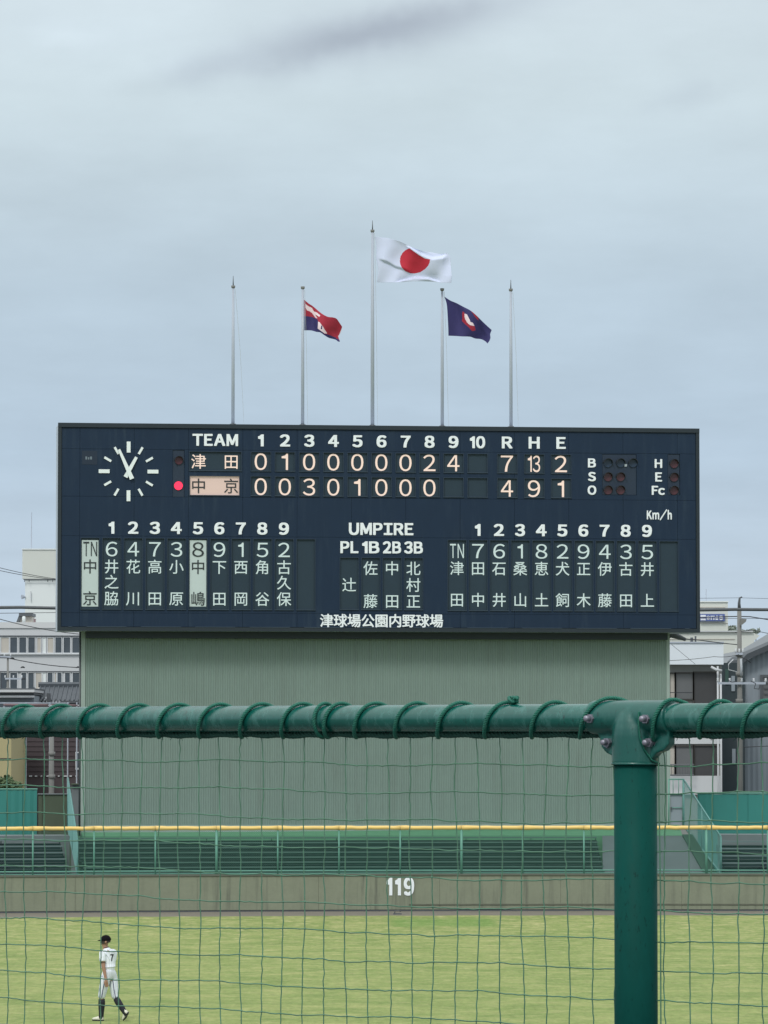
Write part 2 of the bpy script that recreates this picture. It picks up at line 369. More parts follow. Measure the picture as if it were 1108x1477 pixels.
# grass material
def grass_mat():
    m = bpy.data.materials.new('outfield_grass'); m.use_nodes = True; n, l = new_nodes(m.node_tree)
    o = n.new('ShaderNodeOutputMaterial'); p = n.new('ShaderNodeBsdfPrincipled'); l.new(p.outputs[0], o.inputs[0])
    p.inputs['Roughness'].default_value = .9; p.inputs['Specular IOR Level'].default_value = .15
    g = n.new('ShaderNodeNewGeometry'); v = g.outputs['Position']; sp = n.new('ShaderNodeSeparateXYZ'); l.new(v, sp.inputs[0])
    r = n.new('ShaderNodeValToRGB'); a = noise(.55, 7, v, .68, n, l)
    l.new(a, r.inputs[0]); e = r.color_ramp; e.elements[0].position = .30; e.elements[0].color = (.165, .235, .070, 1)
    e.elements[1].position = .72; e.elements[1].color = (.345, .365, .145, 1); k = e.elements.new(.5); k.color = (.240, .300, .100, 1)
    # straw coloured dry bits
    mp = n.new('ShaderNodeMapping'); mp.inputs['Scale'].default_value = (.9, 1.0, 1); l.new(v, mp.inputs[0])
    s = noise(2.0, 5, mp.outputs[0], .7, n, l)
    far = M('MULTIPLY', M('SUBTRACT', sp.outputs[1], 95.0, n, l), .03, n, l, True)
    far2 = M('MULTIPLY', M('SUBTRACT', sp.outputs[1], 118.0, n, l), .08, n, l, True)
    sm = M('MULTIPLY', M('MULTIPLY', M('SUBTRACT', s, .50, n, l), 7.0, n, l, True), M('ADD', M('ADD', M('MULTIPLY', far, .35, n, l), M('MULTIPLY', far2, .25, n, l), n, l), .28, n, l), n, l)
    m1 = n.new('ShaderNodeMix'); m1.data_type = 'RGBA'; l.new(sm, m1.inputs[0]); l.new(r.outputs[0], m1.inputs[6]); m1.inputs[7].default_value = (.50, .47, .235, 1)
    # fresh green repair patch near the track
    w = M('MULTIPLY', M('SUBTRACT', noise(.9, 4, v, .6, n, l), .5, n, l), 5.0, n, l)
    dx = M('ABSOLUTE', M('SUBTRACT', M('ADD', sp.outputs[0], M('MULTIPLY', w, .25, n, l), n, l), 1.85, n, l), None, n, l)
    dy = M('ABSOLUTE', M('SUBTRACT', M('ADD', sp.outputs[1], w, n, l), 130.6, n, l), None, n, l)
    pm = M('MULTIPLY', M('MULTIPLY', M('SUBTRACT', 1.75, dx, n, l), 3.0, n, l, True), M('MULTIPLY', M('SUBTRACT', 3.6, dy, n, l), .7, n, l, True), n, l)
    m2 = n.new('ShaderNodeMix'); m2.data_type = 'RGBA'; l.new(M('MULTIPLY', pm, .55, n, l), m2.inputs[0]); l.new(m1.outputs[2], m2.inputs[6]); m2.inputs[7].default_value = (.135, .265, .062, 1)
    # fine blade noise
    mq = n.new('ShaderNodeMapping'); mq.inputs['Scale'].default_value = (7, 1.5, 1); l.new(v, mq.inputs[0])
    gz = M('MULTIPLY', M('SUBTRACT', noise(1.0, 5, mq.outputs[0], .75, n, l), .5, n, l), .75, n, l)
    fz = M('ADD', gz, M('ADD', M('MULTIPLY', M('SUBTRACT', noise(7, 5, v, .75, n, l), .5, n, l), .9, n, l), 1.0, n, l), n, l)
    sc = n.new('ShaderNodeVectorMath'); sc.operation = 'SCALE'; l.new(m2.outputs[2], sc.inputs[0]); l.new(fz, sc.inputs['Scale'])
    l.new(sc.outputs[0], p.inputs['Base Color'])
    b = n.new('ShaderNodeBump'); b.inputs['Strength'].default_value = .5; b.inputs['Distance'].default_value = .03
    l.new(noise(9, 5, v, .7, n, l), b.inputs['Height']); l.new(b.outputs[0], p.inputs['Normal'])
    return m
m_grass = grass_mat()
m_dirt = mat('dirt', (.185, .168, .135), .95, var=.2, scale=1.2, var2=.1, scale2=12)
GR = 115.5
def ring(r0, r1, z0, z1, a0, a1, n=60, wob=0.):
    q = MB(); vs = []
    for i in range(n + 1):
        a = a0 + (a1 - a0) * i / n
        vs += [arc(r0 + (random.uniform(-wob, wob)), a, z0), arc(r1 + (random.uniform(-wob, wob) if r1 < WR else 0), a, z1)]
    q.add(vs, [(2 * i, 2 * i + 1, 2 * i + 3, 2 * i + 2) for i in range(n)]); return q
q = ring(0.5, GR, 0, 0, R(-55), R(55), 440, .0)
# ragged turf edge
for i, v in enumerate(q.v):
    if i % 2:
        d = (v - AC).normalized(); q.v[i] = v + d * random.uniform(-.18, .18)
tag(q.build('grass_field', m_grass), kind='structure')
tag(ring(GR - .5, WR + .3, -.006, -.006, R(-55), R(55), 200).build('warning_track', m_dirt), kind='structure')

# ------------------------------------------------------------------ outfield wall
wall = thing('outfield_wall', 'low olive grey concrete wall round the outfield with the number 119', 'wall', arc(WR, PHI0, 0))
A0, A1 = R(-24), R(15); seg = 4.0 / WR; n = int((A1 - A0) / seg); WH = 1.17
for i in range(n):
    a, b = A0 + i * seg + .003 / WR, A0 + (i + 1) * seg - .003 / WR; q = MB(); K = 5; vs = []
    for k in range(K + 1):
        t = a + (b - a) * k / K
        vs += [arc(WR, t, 0.05), arc(WR, t, WH), arc(WR + .3, t, WH), arc(WR + .3, t, 0.05)]
    fs = [(0, 1, 2, 3), tuple(4 * K + j for j in (3, 2, 1, 0))]
    for k in range(K):
        for j in range(4): fs.append((4 * k + j, 4 * k + 4 + j, 4 * k + 4 + (j + 1) % 4, 4 * k + (j + 1) % 4))
    q.add(vs, fs); q.build('wall_panel', m_conc, wall)
def arcbox(q, r0, r1, z0, z1, a, b, K=24, mi=0):
    vs = []
    for k in range(K + 1):
        t = a + (b - a) * k / K
        vs += [arc(r0, t, z0), arc(r0, t, z1), arc(r1, t, z1), arc(r1, t, z0)]
    fs = [(0, 1, 2, 3), tuple(4 * K + j for j in (3, 2, 1, 0))]
    for k in range(K):
        for j in range(4): fs.append((4 * k + j, 4 * k + 4 + j, 4 * k + 4 + (j + 1) % 4, 4 * k + (j + 1) % 4))
    q.add(vs, fs)
q = MB(); arcbox(q, WR + .02, WR + .28, -.02, .05, A0, A1, 60); q.build('footing', m_darkmetal, wall)
q = MB(); arcbox(q, WR - .035, WR + .33, WH, WH + .05, A0, A1, 60); q.build('coping', mat('coping_concrete', (.13, .145, .115), .9, var=.2), wall)
q = MB(); arcbox(q, WR - .025, WR + .02, .20, .235, phi_px(590), A1, 30); q.build('ledge', mat('ledge_concrete', (.14, .15, .11), .9, var=.3), wall)
# 119
def glyph_obj(name, s, off, fn, m, parent):
    vs, fs = GL[(s, off)]; q = MB(); q.add([fn(*v) for v in vs], fs)
    return q.build(name, m, parent, fix=False)
PX119 = (557.5, 597.5); z0, z1 = Zat(1291.5, 139), Zat(1266, 139)
gv, gf = GL[('119', HB)]
xs = [v.x for v in gv]; gx0, gx1 = min(xs), max(xs)
pa, pb = phi_px(PX119[0]), phi_px(PX119[1])
def f119(x, y, z):
    t = (x - gx0) / (gx1 - gx0); return arc(WR - .012 - (z + .012) * .3, pa + (pb - pa) * t, z0 + (z1 - z0) * y / .69)
glyph_obj('distance_number', '119', HB, f119, m_white, wall)

# ------------------------------------------------------------------ net fence on the wall
FT = Zat(1194, 139.0)
nf = thing('outfield_fence', 'green chain link fence with a yellow padded top rail on the outfield wall', 'fence', arc(WR + .15, PHI0, WH + .05))
for k in range(-9, 14):
    px = 312.5 + 88.3 * k; ph = phi_px(px, WR + .15)
    q = MB(); r = .045 if (k % 4 == 0) else .028; q.tube([arc(WR + .15, ph, WH + .05), arc(WR + .15, ph, FT - .05)], r, 8); q.build('post', m_netpost, nf, True)
    q2 = MB(); ph2 = phi_px(px + 88.3, WR + .15); pts = []; rs = []
    g = 10
    for j in range(g + 1):
        t = j / g; pts.append(arc(WR + .15, ph + (ph2 - ph) * (t * .994 + .003) + 0, FT + .012 * math.sin(t * math.pi * 1.0) * random.uniform(-1, .6) + random.uniform(-.004, .004)))
        rs.append(.066 + (.012 if j in (0, 1, g) else 0))
    q2.tube(pts, rs, 12); q2.build('yellow_padding', m_yellow, nf, True)
q = MB()
for z in (WH + .16,):
    q.tube([arc(WR + .15, A0 + (A1 - A0) * i / 80, z) for i in range(81)], .022, 6)
q.build('bottom_rail', m_netpost, nf, True)
q = MB(); q.tube([arc(WR + .15, A0 + (A1 - A0) * i / 80, WH + .07) for i in range(81)], .014, 6); q.build('lower_rail', m_netpost, nf, True)
def chain(q, fn, L_, H0, H1, step=.06, r=.0024):
    """crossed diagonal wires; fn(s,h)->point; H0(s),H1(s) bottom/top heights"""
    s = -3.0
    while s < L_ + 3:
        for sg in (1, -1):
            pts = []
            K = 16; lo = None
            for k in range(K + 1):
                h = 4.5 * k / K; ss = s + sg * h * .9
                if 0 <= ss <= L_ and H0(ss) <= h <= H1(ss): pts.append((ss, h))
            if len(pts) > 1:
                a, b = fn(*pts[0]), fn(*pts[-1]); q.tube([a, b], r, 3, False)
        s += step
fa, fb = phi_px(-40, WR + .15), phi_px(1150, WR + .15)
q = MB(); Lf = (fb - fa) * (WR + .15)
def fchain(s, h): return arc(WR + .15, fa + s / (WR + .15), WH + .07 + h)
HH = FT - .07 - WH - .07
s = -HH
while s < Lf:
    for sg in (1, -1):
        a = (s, 0) if sg > 0 else (s + HH, 0); b = (s + HH, HH) if sg > 0 else (s, HH)
        if min(a[0], b[0]) >= 0 and max(a[0], b[0]) <= Lf: q.tube([fchain(*a), fchain((a[0] + b[0]) / 2, HH / 2), fchain(*b)], .0030, 3, False)
    s += .075
tag(q.build('chain_link_mesh', m_link, nf), kind='stuff')

# ------------------------------------------------------------------ bleachers behind the wall
def bleacher(label, pa, pb, rows, r0, r1, zlo, zhi, mp, ms, grp=None):
    a, b = phi_px(pa, 122), phi_px(pb, 122); t = thing('bleacher', label, 'bleachers', arc(r0, (a + b) / 2, 0), grp)
    dr = (r1 - r0) / rows; dz = (zhi - zlo) / rows
    for i in range(rows):
        z = zlo + dz * i; r = r0 + dr * i
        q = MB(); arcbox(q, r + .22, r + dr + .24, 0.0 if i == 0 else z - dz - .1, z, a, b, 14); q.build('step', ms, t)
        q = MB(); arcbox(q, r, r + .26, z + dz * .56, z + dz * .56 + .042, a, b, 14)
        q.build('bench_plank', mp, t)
        q = MB(); k = max(2, int((b - a) * r / 2))
        for j in range(k + 1):
            ph = a + (b - a) * (j + .02) / (k + .04); q.tube([arc(r + .14, ph, z - dz - .05), arc(r + .14, ph, z + dz * .56)], .02, 4, False)
        q.build('bench_leg', ms, t)
    return t
ZL, ZH = Zat(1262, 140.5), Zat(1206, 145.5)
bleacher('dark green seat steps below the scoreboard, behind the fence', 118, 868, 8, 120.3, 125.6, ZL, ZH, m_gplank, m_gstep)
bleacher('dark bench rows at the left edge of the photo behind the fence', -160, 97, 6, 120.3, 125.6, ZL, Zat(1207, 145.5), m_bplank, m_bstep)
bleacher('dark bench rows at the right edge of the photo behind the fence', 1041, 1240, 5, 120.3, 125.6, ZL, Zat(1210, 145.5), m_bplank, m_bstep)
# slabs on top
def prismpx(name, pts_lo, pts_hi, m, parent=None): pass
a, b = phi_px(119, 126), phi_px(984, 126)
q = MB(); vs = []
K = 20
for k in range(K + 1):
    t = a + (b - a) * k / K; vs += [arc(125.85, t, 0), arc(125.85, t, ZH + .01), arc(128.3, t, Zat(1188, 147.5) - .02), arc(128.3, t, 0)]
fs = [(0, 1, 2, 3), tuple(4 * K + j for j in (3, 2, 1, 0))]
for k in range(K):
    for j in range(4): fs.append((4 * k + j, 4 * k + 4 + j, 4 * k + 4 + (j + 1) % 4, 4 * k + (j + 1) % 4))
q.add(vs, fs); tag(q.build('green_terrace', m_gstrip), kind='structure')
for (pa, pb) in ((-160, 100), (1038, 1240)):
    q = MB(); arcbox(q, 125.85, 127.5, 0, Zat(1203.5, 146.5), phi_px(pa, 126), phi_px(pb, 126), 12); tag(q.build('terrace_slab', m_conc2), kind='structure')
# grey ramp right of the seat steps
a0, a1, a2 = phi_px(869, 120.5), phi_px(1018, 120.5), phi_px(984, 125.8); a3 = phi_px(869, 125.8)
q = MB(); q.add([arc(120.4, a0, ZL - .1), arc(120.4, a1, ZL - .1), arc(125.8, a2, ZH), arc(125.8, a3, ZH), arc(120.4, a0, 0), arc(120.4, a1, 0), arc(125.8, a2, 0), arc(125.8, a3, 0)],
      [(0, 1, 2, 3), (0, 4, 5, 1), (1, 5, 6, 2), (2, 6, 7, 3), (3, 7, 4, 0)])
tag(q.build('concrete_ramp', m_slope), kind='structure')
q = MB(); c0, c1 = arc(120.4, a1, ZL - .05), arc(125.8, a2, ZH + .05)
dd = Vector((.38, 0, 0))
q.add([c0, c0 + dd * 1.2, c1 + dd, c1, c0 + Vector((0, 0, -1.2)), c0 + dd * 1.2 + Vector((0, 0, -1.2)), c1 + dd + Vector((0, 0, -1.2)), c1 + Vector((0, 0, -1.2))],
      [(0, 1, 2, 3), (0, 4, 5, 1), (1, 5, 6, 2), (2, 6, 7, 3), (3, 7, 4, 0)])
tag(q.build('ramp_kerb', mat('dark_green_kerb', (.02, .07, .045), .8, var=.2)), kind='structure')
q = MB(); arcbox(q, 120.4, 127.0, 0, ZL - .12, phi_px(1012, 122), phi_px(1045, 122), 4); tag(q.build('stair_base', m_gstep), kind='structure')
q = MB(); arcbox(q, 120.4, 127.0, 0, ZL - .12, phi_px(94, 122), phi_px(120, 122), 4); tag(q.build('stair_base', m_gstep), kind='structure')

# divider fences climbing the steps
def divider(label, P0, P1, zb0, zt0, zb1, zt1, grp=None, step=.11, r=.004):
    t = thing('divider_fence', label, 'fence', (P0.x, P0.y, zb0))
    q = MB(); q.tube([(P0.x, P0.y, zb0 - .15), (P0.x, P0.y, zt0)], .03, 6); q.build('post', m_teallink, t, True)
    q = MB(); q.tube([(P1.x, P1.y, zb1 - .1), (P1.x, P1.y, zt1)], .03, 6); q.build('post', m_teallink, t, True)
    mid = (P0 + P1) / 2; q = MB(); q.tube([(mid.x, mid.y, (zb0 + zb1) / 2 - .1), (mid.x, mid.y, (zt0 + zt1) / 2)], .025, 6); q.build('post', m_teallink, t, True)
    for za, zb in ((zt0, zt1), (zb0, zb1)):
        q = MB(); q.tube([(P0.x, P0.y, za), (P1.x, P1.y, zb)], .028, 6); q.build('rail', m_teallink, t, True)
    Ld = (P1 - P0).length; q = MB()
    def pt(s, h):
        k = s / Ld; p = P0 + (P1 - P0) * k; b = zb0 + (zb1 - zb0) * k; tt = zt0 + (zt1 - zt0) * k
        return Vector((p.x, p.y, b + h * (tt - b)))
    s = -1.6
    while s < Ld + 1.6:
        for sg in (1, -1):
            pts = []
            for k in range(13):
                h = k / 12; ss = s + sg * (h - .5) * 1.6
                if 0 <= ss <= Ld: pts.append(pt(ss, h))
            if len(pts) > 1: q.tube([pts[0], pts[-1]], r, 3, False)
        s += step
    tag(q.build('chain_link_mesh', m_teallink, t), kind='stuff')
    return t
divider('teal chain link fence climbing the steps beside the left benches', at(112, 1200, 139.9).xy.to_3d(), at(98, 1200, 146.2).xy.to_3d(),
        Zat(1262, 139.9), Zat(1212, 139.9), Zat(1195, 146.2), Zat(1122, 146.2), step=.09, r=.0042)
divider('teal chain link fence climbing the steps beside the right benches', at(1040, 1200, 140.6).xy.to_3d(), at(986.5, 1200, 147.6).xy.to_3d(),
        Zat(1260, 140.6), Zat(1207, 140.6), Zat(1192, 147.6), Zat(1124, 147.6), step=.10, r=.0042)

# ------------------------------------------------------------------ scoreboard frame
TH = R(7.16); BL = at(82.8, 909.6, 144.6)
UD = Vector((math.cos(TH), math.sin(TH), 0)); ND = Vector((math.sin(TH), -math.cos(TH), 0))
def BP(u, v, w): return BL + UD * u + Vector((0, 0, v)) + ND * w
def uv_px(px, py, w=0.0):
    o = Vector((0, 0, CAMZ)); d = ray(px, py); p0 = BL + ND * w
    p = o + d * ((p0 - o).dot(ND) / d.dot(ND)); return (p - BL).dot(UD), p.z - BL.z
def U(px, py=760): return uv_px(px, py)[0]
def V(py, px): return uv_px(px, py)[1]
BW = U(1009.2); BH = V(609.7, 84)
board = thing('scoreboard', 'wide navy blue baseball scoreboard with a clock, scores and line-ups', 'scoreboard', BP(BW / 2, 0, -.8))
def bbox(name, u0, v0, w0, u1, v1, w1, m, parent=board): return boxo(name, (u0, v0, w0), (u1, v1, w1), m, parent, BP)
bbox('casing', .03, .0, -2.0, BW - .03, BH - .02, -.14, m_side)
bbox('backing', .02, .02, -.14, BW - .02, BH - .02, -.085, m_seam)
FW = .15
bbox('frame', 0, BH - FW, -.12, BW, BH, .05, m_frame); bbox('frame', 0, 0, -.12, BW, .13, .03, m_frame)
bbox('frame', 0, .132, -.12, FW - .03, BH - FW - .002, .03, m_frame); bbox('frame', BW - FW + .03, .132, -.12, BW, BH - FW - .002, .03, m_frame)

# cells: rect in (u0,v0,u1,v1)
CELLS = []
def cellrect(px0, px1, v0, v1):
    c = (U(px0), v0, U(px1), v1); CELLS.append(c); return c
vR1 = (V(680, 376), V(651.5, 376)); vR2 = (V(715.5, 376), V(686.5, 376))
hx = {1: 376.2, 2: 411, 3: 446, 4: 481, 5: 515.6, 6: 550.3, 7: 585.2, 8: 619.7, 9: 654.3, 10: 689, 'R': 731.7, 'H': 770.7, 'E': 809.5}
jobs = []   # (rect, kind, glyph list)
jobs.append((cellrect(272.5, 348.5, *vR1), 'cell', [('k', '津', 286.5, m_score), ('k', '田', 333.5, m_score)], 'score_cell', 'R1'))
jobs.append((cellrect(273, 346, *vR2), 'lit', [('k', '中', 286.5, m_darkglyph), ('k', '京', 333.5, m_darkglyph)], 'score_cell', 'R2'))
r1 = [0, 1, 0, 0, 0, 0, 0, 2, 4, None, 7, 13, 2]; r2 = [0, 0, 3, 0, 1, 0, 0, 0, None, None, 4, 9, 1]
for key, a, b in zip(list(range(1, 11)) + ['R', 'H', 'E'], r1, r2):
    for val, vr, row in ((a, vR1, 'R1'), (b, vR2, 'R2')):
        jobs.append((cellrect(hx[key] - 14.8, hx[key] + 14.8, *vr), 'cell', [('d', str(val), hx[key], m_score)] if val is not None else [], 'score_cell', row))
# line-up columns
vN = (V(879.3, 161), V(775.5, 161))
L_x = [130.3, 161.3, 192.5, 223.8, 254.8, 286, 316.8, 347.8, 378.8, 410, 441.3]
R_x = [659.3, 689.7, 720.2, 750.6, 781.3, 811.6, 842, 872.6, 903, 933.8, 964.5]
Ln = [('TN', '中', '', '京', 1), ('6', '井', '之', '脇', 0), ('4', '花', '', '川', 0), ('7', '高', '', '田', 0), ('3', '小', '', '原', 0), ('8', '中', '', '嶋', 1), ('9', '下', '', '田', 0),
      ('1', '西', '', '岡', 0), ('5', '角', '', '谷', 0), ('2', '古', '久', '保', 0), None]
Rn = [('TN', '津', '', '田', 0), ('7', '田', '', '中', 0), ('6', '石', '', '井', 0), ('1', '桑', '', '山', 0), ('8', '恵', '', '土', 0), ('2', '犬', '', '飼', 0), ('9', '正', '', '木', 0),
      ('4', '伊', '', '藤', 0), ('3', '古', '', '田', 0), ('5', '井', '', '上', 0), None]
for xs_, ns in ((L_x, Ln), (R_x, Rn)):
    for x, nm in zip(xs_, ns):
        lit = bool(nm and nm[4]); hw = 12.3 if lit else 13.9
        rect = cellrect(x - 13.9, x + 13.9, *vN)
        jobs.append((rect, 'namelit' if lit else 'cell', ('name', x, nm), 'name_cell', 'N'))
vU = (V(880, 540), V(804, 540))
U_x = [504, 534.8, 565.8, 596.5]
for x, nm in zip(U_x, [('', '', '辻', ''), ('', '佐', '', '藤'), ('', '中', '', '田'), ('', '北', '村', '正')]):
    jobs.append((cellrect(x - 14, x + 14, *vU), 'cell', ('ump', x, nm), 'name_cell', 'U'))
LAMPS = [(U(869), V(714, 890), U(918.5), V(655, 890)), (U(963.5), V(714, 972), U(981), V(655, 972)), (U(249), V(717, 257), U(266), V(649, 257))]
CELLS += LAMPS

# cladding panels with the cells cut out
us = [FW - .02] + [U(115 + 78.4 * k) for k in range(12) if U(115 + 78.4 * k) < BW - .5] + [BW - FW + .02]
vsr = [.14, V(880.5, 161) - .02, V(816, 161), V(745, 161), V(683.2, 376), V(618, 376), BH - FW - .01]
vsr = [.14, V(884, 161), V(773, 161), V(717.5, 376), V(649.5, 376), BH - FW - .01]
for i in range(len(us) - 1):
    for j in range(len(vsr) - 1):
        a, b, c, d = us[i] + .004, us[i + 1] - .004, vsr[j] + .004, vsr[j + 1] - .004
        hit = [x for x in CELLS if x[0] < b and x[2] > a and x[1] < d and x[3] > c]
        gu = sorted(set([a, b] + [min(max(t, a), b) for x in hit for t in (x[0], x[2])])); gw = sorted(set([c, d] + [min(max(t, c), d) for x in hit for t in (x[1], x[3])]))
        q = MB(); dw = random.uniform(-.003, .003)
        for p in range(len(gu) - 1):
            for r in range(len(gw) - 1):
                mu, mv = (gu[p] + gu[p + 1]) / 2, (gw[r] + gw[r + 1]) / 2
                if any(x[0] < mu < x[2] and x[1] < mv < x[3] for x in hit): continue
                if gu[p + 1] - gu[p] < 1e-4 or gw[r + 1] - gw[r] < 1e-4: continue
                q.box((gu[p], gw[r], -.05), (gu[p + 1], gw[r + 1], dw), BP)
        q.build('cladding_panel', m_panel, board)

EM = 21.6 / 41.55
def put_k(ch, uc, vc, w, m, parent, off=KB, em=EM, name='character', sx=1.0):
    vs, fs = GL[(ch, off)]; q = MB()
    if off == KBB:
        for k, (dx, dy) in enumerate(((-.024, 0), (.024, 0), (0, .017), (0, -.017), (-.012, .01), (.012, -.01))):
            q.add([BP(uc + (v.x - .5 + dx) * em * sx, vc + (v.y - .38 + dy) * em, w + v.z * .5 + k * .0012) for v in vs], fs)
        return q.build(name, m, parent, fix=False)
    q.add([BP(uc + (v.x - .5) * em * sx, vc + (v.y - .38) * em, w + v.z * .5) for v in vs], fs); return q.build(name, m, parent, fix=False)
def put_l(s, uc, v0, v1, w, m, parent, off=HB, wid=None, name='letter', sx=1.0):
    vs, fs = GL[(s, off)]; xs = [v.x for v in vs]; cx = (min(xs) + max(xs)) / 2; k = (v1 - v0) / .69
    kx = k * sx if wid is None else wid / (max(xs) - min(xs))
    q = MB(); q.add([BP(uc + (v.x - cx) * kx, v0 + v.y * k, w + v.z * .5) for v in vs], fs); return q.build(name, m, parent, fix=False)

digv = {'R1': (V(677.5, 376), V(654, 376)), 'R2': (V(713.8, 376), V(690, 376))}
kc = {'R1': V(665.7, 310), 'R2': V(700.8, 310)}
dN = (V(802.2, 161), V(781.6, 161)); kN = [V(817, 161), V(839.3, 161), V(863, 161)]
kU = [V(819.5, 540), V(843.5, 540), V(867, 540)]
for rect, kind, gl, nm, row in jobs:
    u0, v0, u1, v1 = rect
    mb = {'cell': m_cell, 'lit': m_scoreback, 'namelit': m_cell}[kind]
    q = MB(); q.box((u0 + .012, v0 + .012, -.083), (u1 - .012, v1 - .012, -.045), BP); cell = q.build(nm, mb, board)
    fr = MB(); t = .022; wf = .018
    fr.box((u0, v1 - t, -.08), (u1, v1, wf), BP); fr.box((u0, v0 + t, -.08), (u0 + t, v1 - t, wf), BP); fr.box((u1 - t, v0 + t, -.08), (u1, v1 - t, wf), BP)
    fr.build('cell_frame', m_cellframe, cell)
    q = MB(); q.box((u0, v0, -.08), (u1, v0 + t, wf + .02), BP); q.build('cell_ledge', m_ledge, cell)
    gm = -.036
    if isinstance(gl, tuple):
        typ, x, n_ = gl
        if n_ is None: continue
        uc = U(x)
        if typ == 'name':
            lit = n_[4]; col = m_darkglyph if lit else m_name
            if lit:
                q = MB(); q.box((U(x - 12), V(874.8, x), -.044), (U(x + 12), V(779, x), -.038), BP); q.build('lit_panel', m_nameback, cell); gm = -.030
            if n_[0] == 'TN':
                put_l('T', U(x - 5.6), dN[0], dN[1], gm, col, cell, NB, wid=U(x) - U(x - 8.6), name='letter'); put_l('N', U(x + 5.6), dN[0], dN[1], gm, col, cell, NB, wid=U(x) - U(x - 9), name='letter')
            else: put_l(n_[0], uc, dN[0], dN[1], gm, col, cell, NB, sx=.97, name='digit', wid=(U(x + 8.4) - U(x - 8.4)) if n_[0] != '1' else None)
            for c_, vk in zip(n_[1:4], kN):
                if c_: put_k(c_, uc, vk, gm, col, cell)
        else:
            for c_, vk in zip(n_[1:4], kU):
                if c_: put_k(c_, uc, vk, gm, m_name, cell)
    else:
        for ty, s, x, m_ in gl:
            if ty == 'k': put_k(s, U(x), kc[row], gm, m_, cell, em=EM * 1.05)
            else: put_l(s, U(x), *digv[row], gm, m_, cell, NB, name='digit', wid=(U(x + 8.8) - U(x - 8.8)) if s not in ('1', ) else None)

hv = (V(643.8, 376), V(626.6, 376)); W0 = .012
for k, x in hx.items():
    s = str(k); put_l(s, U(x), *hv, W0, m_white, board, name='heading', sx=1.02, wid=(U(x + 11) - U(x - 11)) if s == '10' else None)
put_l('TEAM', U(310.3), *hv, W0, m_white, board, wid=U(343.2) - U(277.3), name='heading')
nv = (V(769.8, 161), V(752.5, 161))
for i in range(1, 10):
    put_l(str(i), U(L_x[i] - .4), *nv, W0, m_white, board, name='heading', sx=1.03)
    put_l(str(i), U(R_x[i] - .6), *nv, W0, m_white, board, name='heading', sx=1.03)
put_l('UMPIRE', U(549.8), V(771.8, 550), V(754.3, 550), W0, m_white, board, wid=U(596.5) - U(503.5), name='heading')
pv = (V(798.2, 550), V(781, 550))
for s, x0, x1 in (('PL', 491, 517), ('1B', 522.5, 547.3), ('2B', 552.3, 578.6), ('3B', 583, 610)): put_l(s, U((x0 + x1) / 2), *pv, W0, m_white, board, wid=U(x1) - U(x0), name='heading')
for i, ch in enumerate('津球場公園内野球場'):
    put_k(ch, U(471.4 + i * 19.75), V(895.3, 550), W0, m_white, board, off=KBB, em=20.2 / 41.55, name='ground_name')
for s, x, y0, y1, w in (('B', 854, 674.3, 661.3, 11.5), ('S', 854, 694, 681, 11.3), ('O', 854, 713.6, 700.6, 12.5), ('H', 950, 675, 662.3, 10.8), ('E', 950.2, 694.6, 681.4, 9.8), ('F', 944.8, 713.8, 700.8, 9.2), ('c', 954.4, 713.8, 701.0, 9.6)):
    put_l(s, U(x), V(y0, x), V(y1, x), W0, m_white, board, wid=U(x + w / 2) - U(x - w / 2), name='heading')
put_l('Km/h', U(951), V(749.3, 951), V(736.5, 951), W0, m_white, board, wid=U(969) - U(933), name='heading')
# clock
cu, cv = uv_px(185.5, 680); PPM = 41.7
q = MB(); 
clock = bbox('clock', cu - .06, cv - .06, .0, cu + .06, cv + .06, .05, m_clock)
for h in range(12):
    an = R(90 - 30 * h); big = h % 3 == 0; ro, ri, w = (43, 27.3, 5.4) if big else (40.3, 29, 3.3)
    ca, sa = math.cos(an), math.sin(an); q = MB()
    poly = [(ca * r - sa * s * w / 2, sa * r + ca * s * w / 2) for r, s in ((ri, -1), (ro, -1), (ro, 1), (ri, 1))]
    q.prism([(cu + x / PPM, cv + y / PPM) for x, y in poly], .004, .03, BP); q.build('hour_mark', m_clock, clock)
for an, r0, r1, w0, w1, wd in ((90 - 28.5, -9.5, 23.5, 6.0, 4.2, .045), (90 + 24, -12, 34.5, 6.5, 3.4, .075)):
    ca, sa = math.cos(R(an)), math.sin(R(an)); q = MB()
    poly = [(ca * r - sa * s, sa * r + ca * s) for r, s in ((r0, -w0 / 2), (r1, -w1 / 2), (r1, w1 / 2), (r0, w0 / 2))]
    q.prism([(cu + x / PPM, cv + y / PPM) for x, y in poly], wd, wd + .02, BP); q.build('clock_hand', m_clock, clock)
# lamps
for (u0, v0, u1, v1) in LAMPS: bbox('lamp_housing', u0 + .01, v0 + .01, -.08, u1 - .01, v1 - .01, -.02, m_lamphouse)
def lamp(px, py, m, r=6.2, visor=True):
    u, v = uv_px(px, py); r /= PPM; q = MB()
    n = 20; q.prism([(u + r * math.cos(2 * math.pi * k / n), v + r * math.sin(2 * math.pi * k / n)) for k in range(n)], -.02, .02, BP)
    lm = q.build('lamp', m, board)
    if visor:
        q = MB(); ro = r * 1.12; ri = r * 1.0; po = []; 
        for k in range(13): an = R(0 + 180 * k / 12); po.append((u + ro * math.cos(an), v + ro * math.sin(an)))
        for k in range(13): an = R(180 - 180 * k / 12); po.append((u + ri * math.cos(an), v + ri * math.sin(an)))
        q.prism(po, -.02, .16, BP); q.build('visor', m_visor, lm)
for x in (876.9, 895, 912.9): lamp(x, 668, m_blueoff)
for x in (876.9, 895): lamp(x, 688, m_redoff2); lamp(x, 707, m_redoff2)
for y in (669, 688.5, 707.5): lamp(972.2, y, m_redoff2)
lamp(258, 664.2, m_redoff, 5.8); lamp(257.5, 700.6, m_redlamp, 6.2, False)
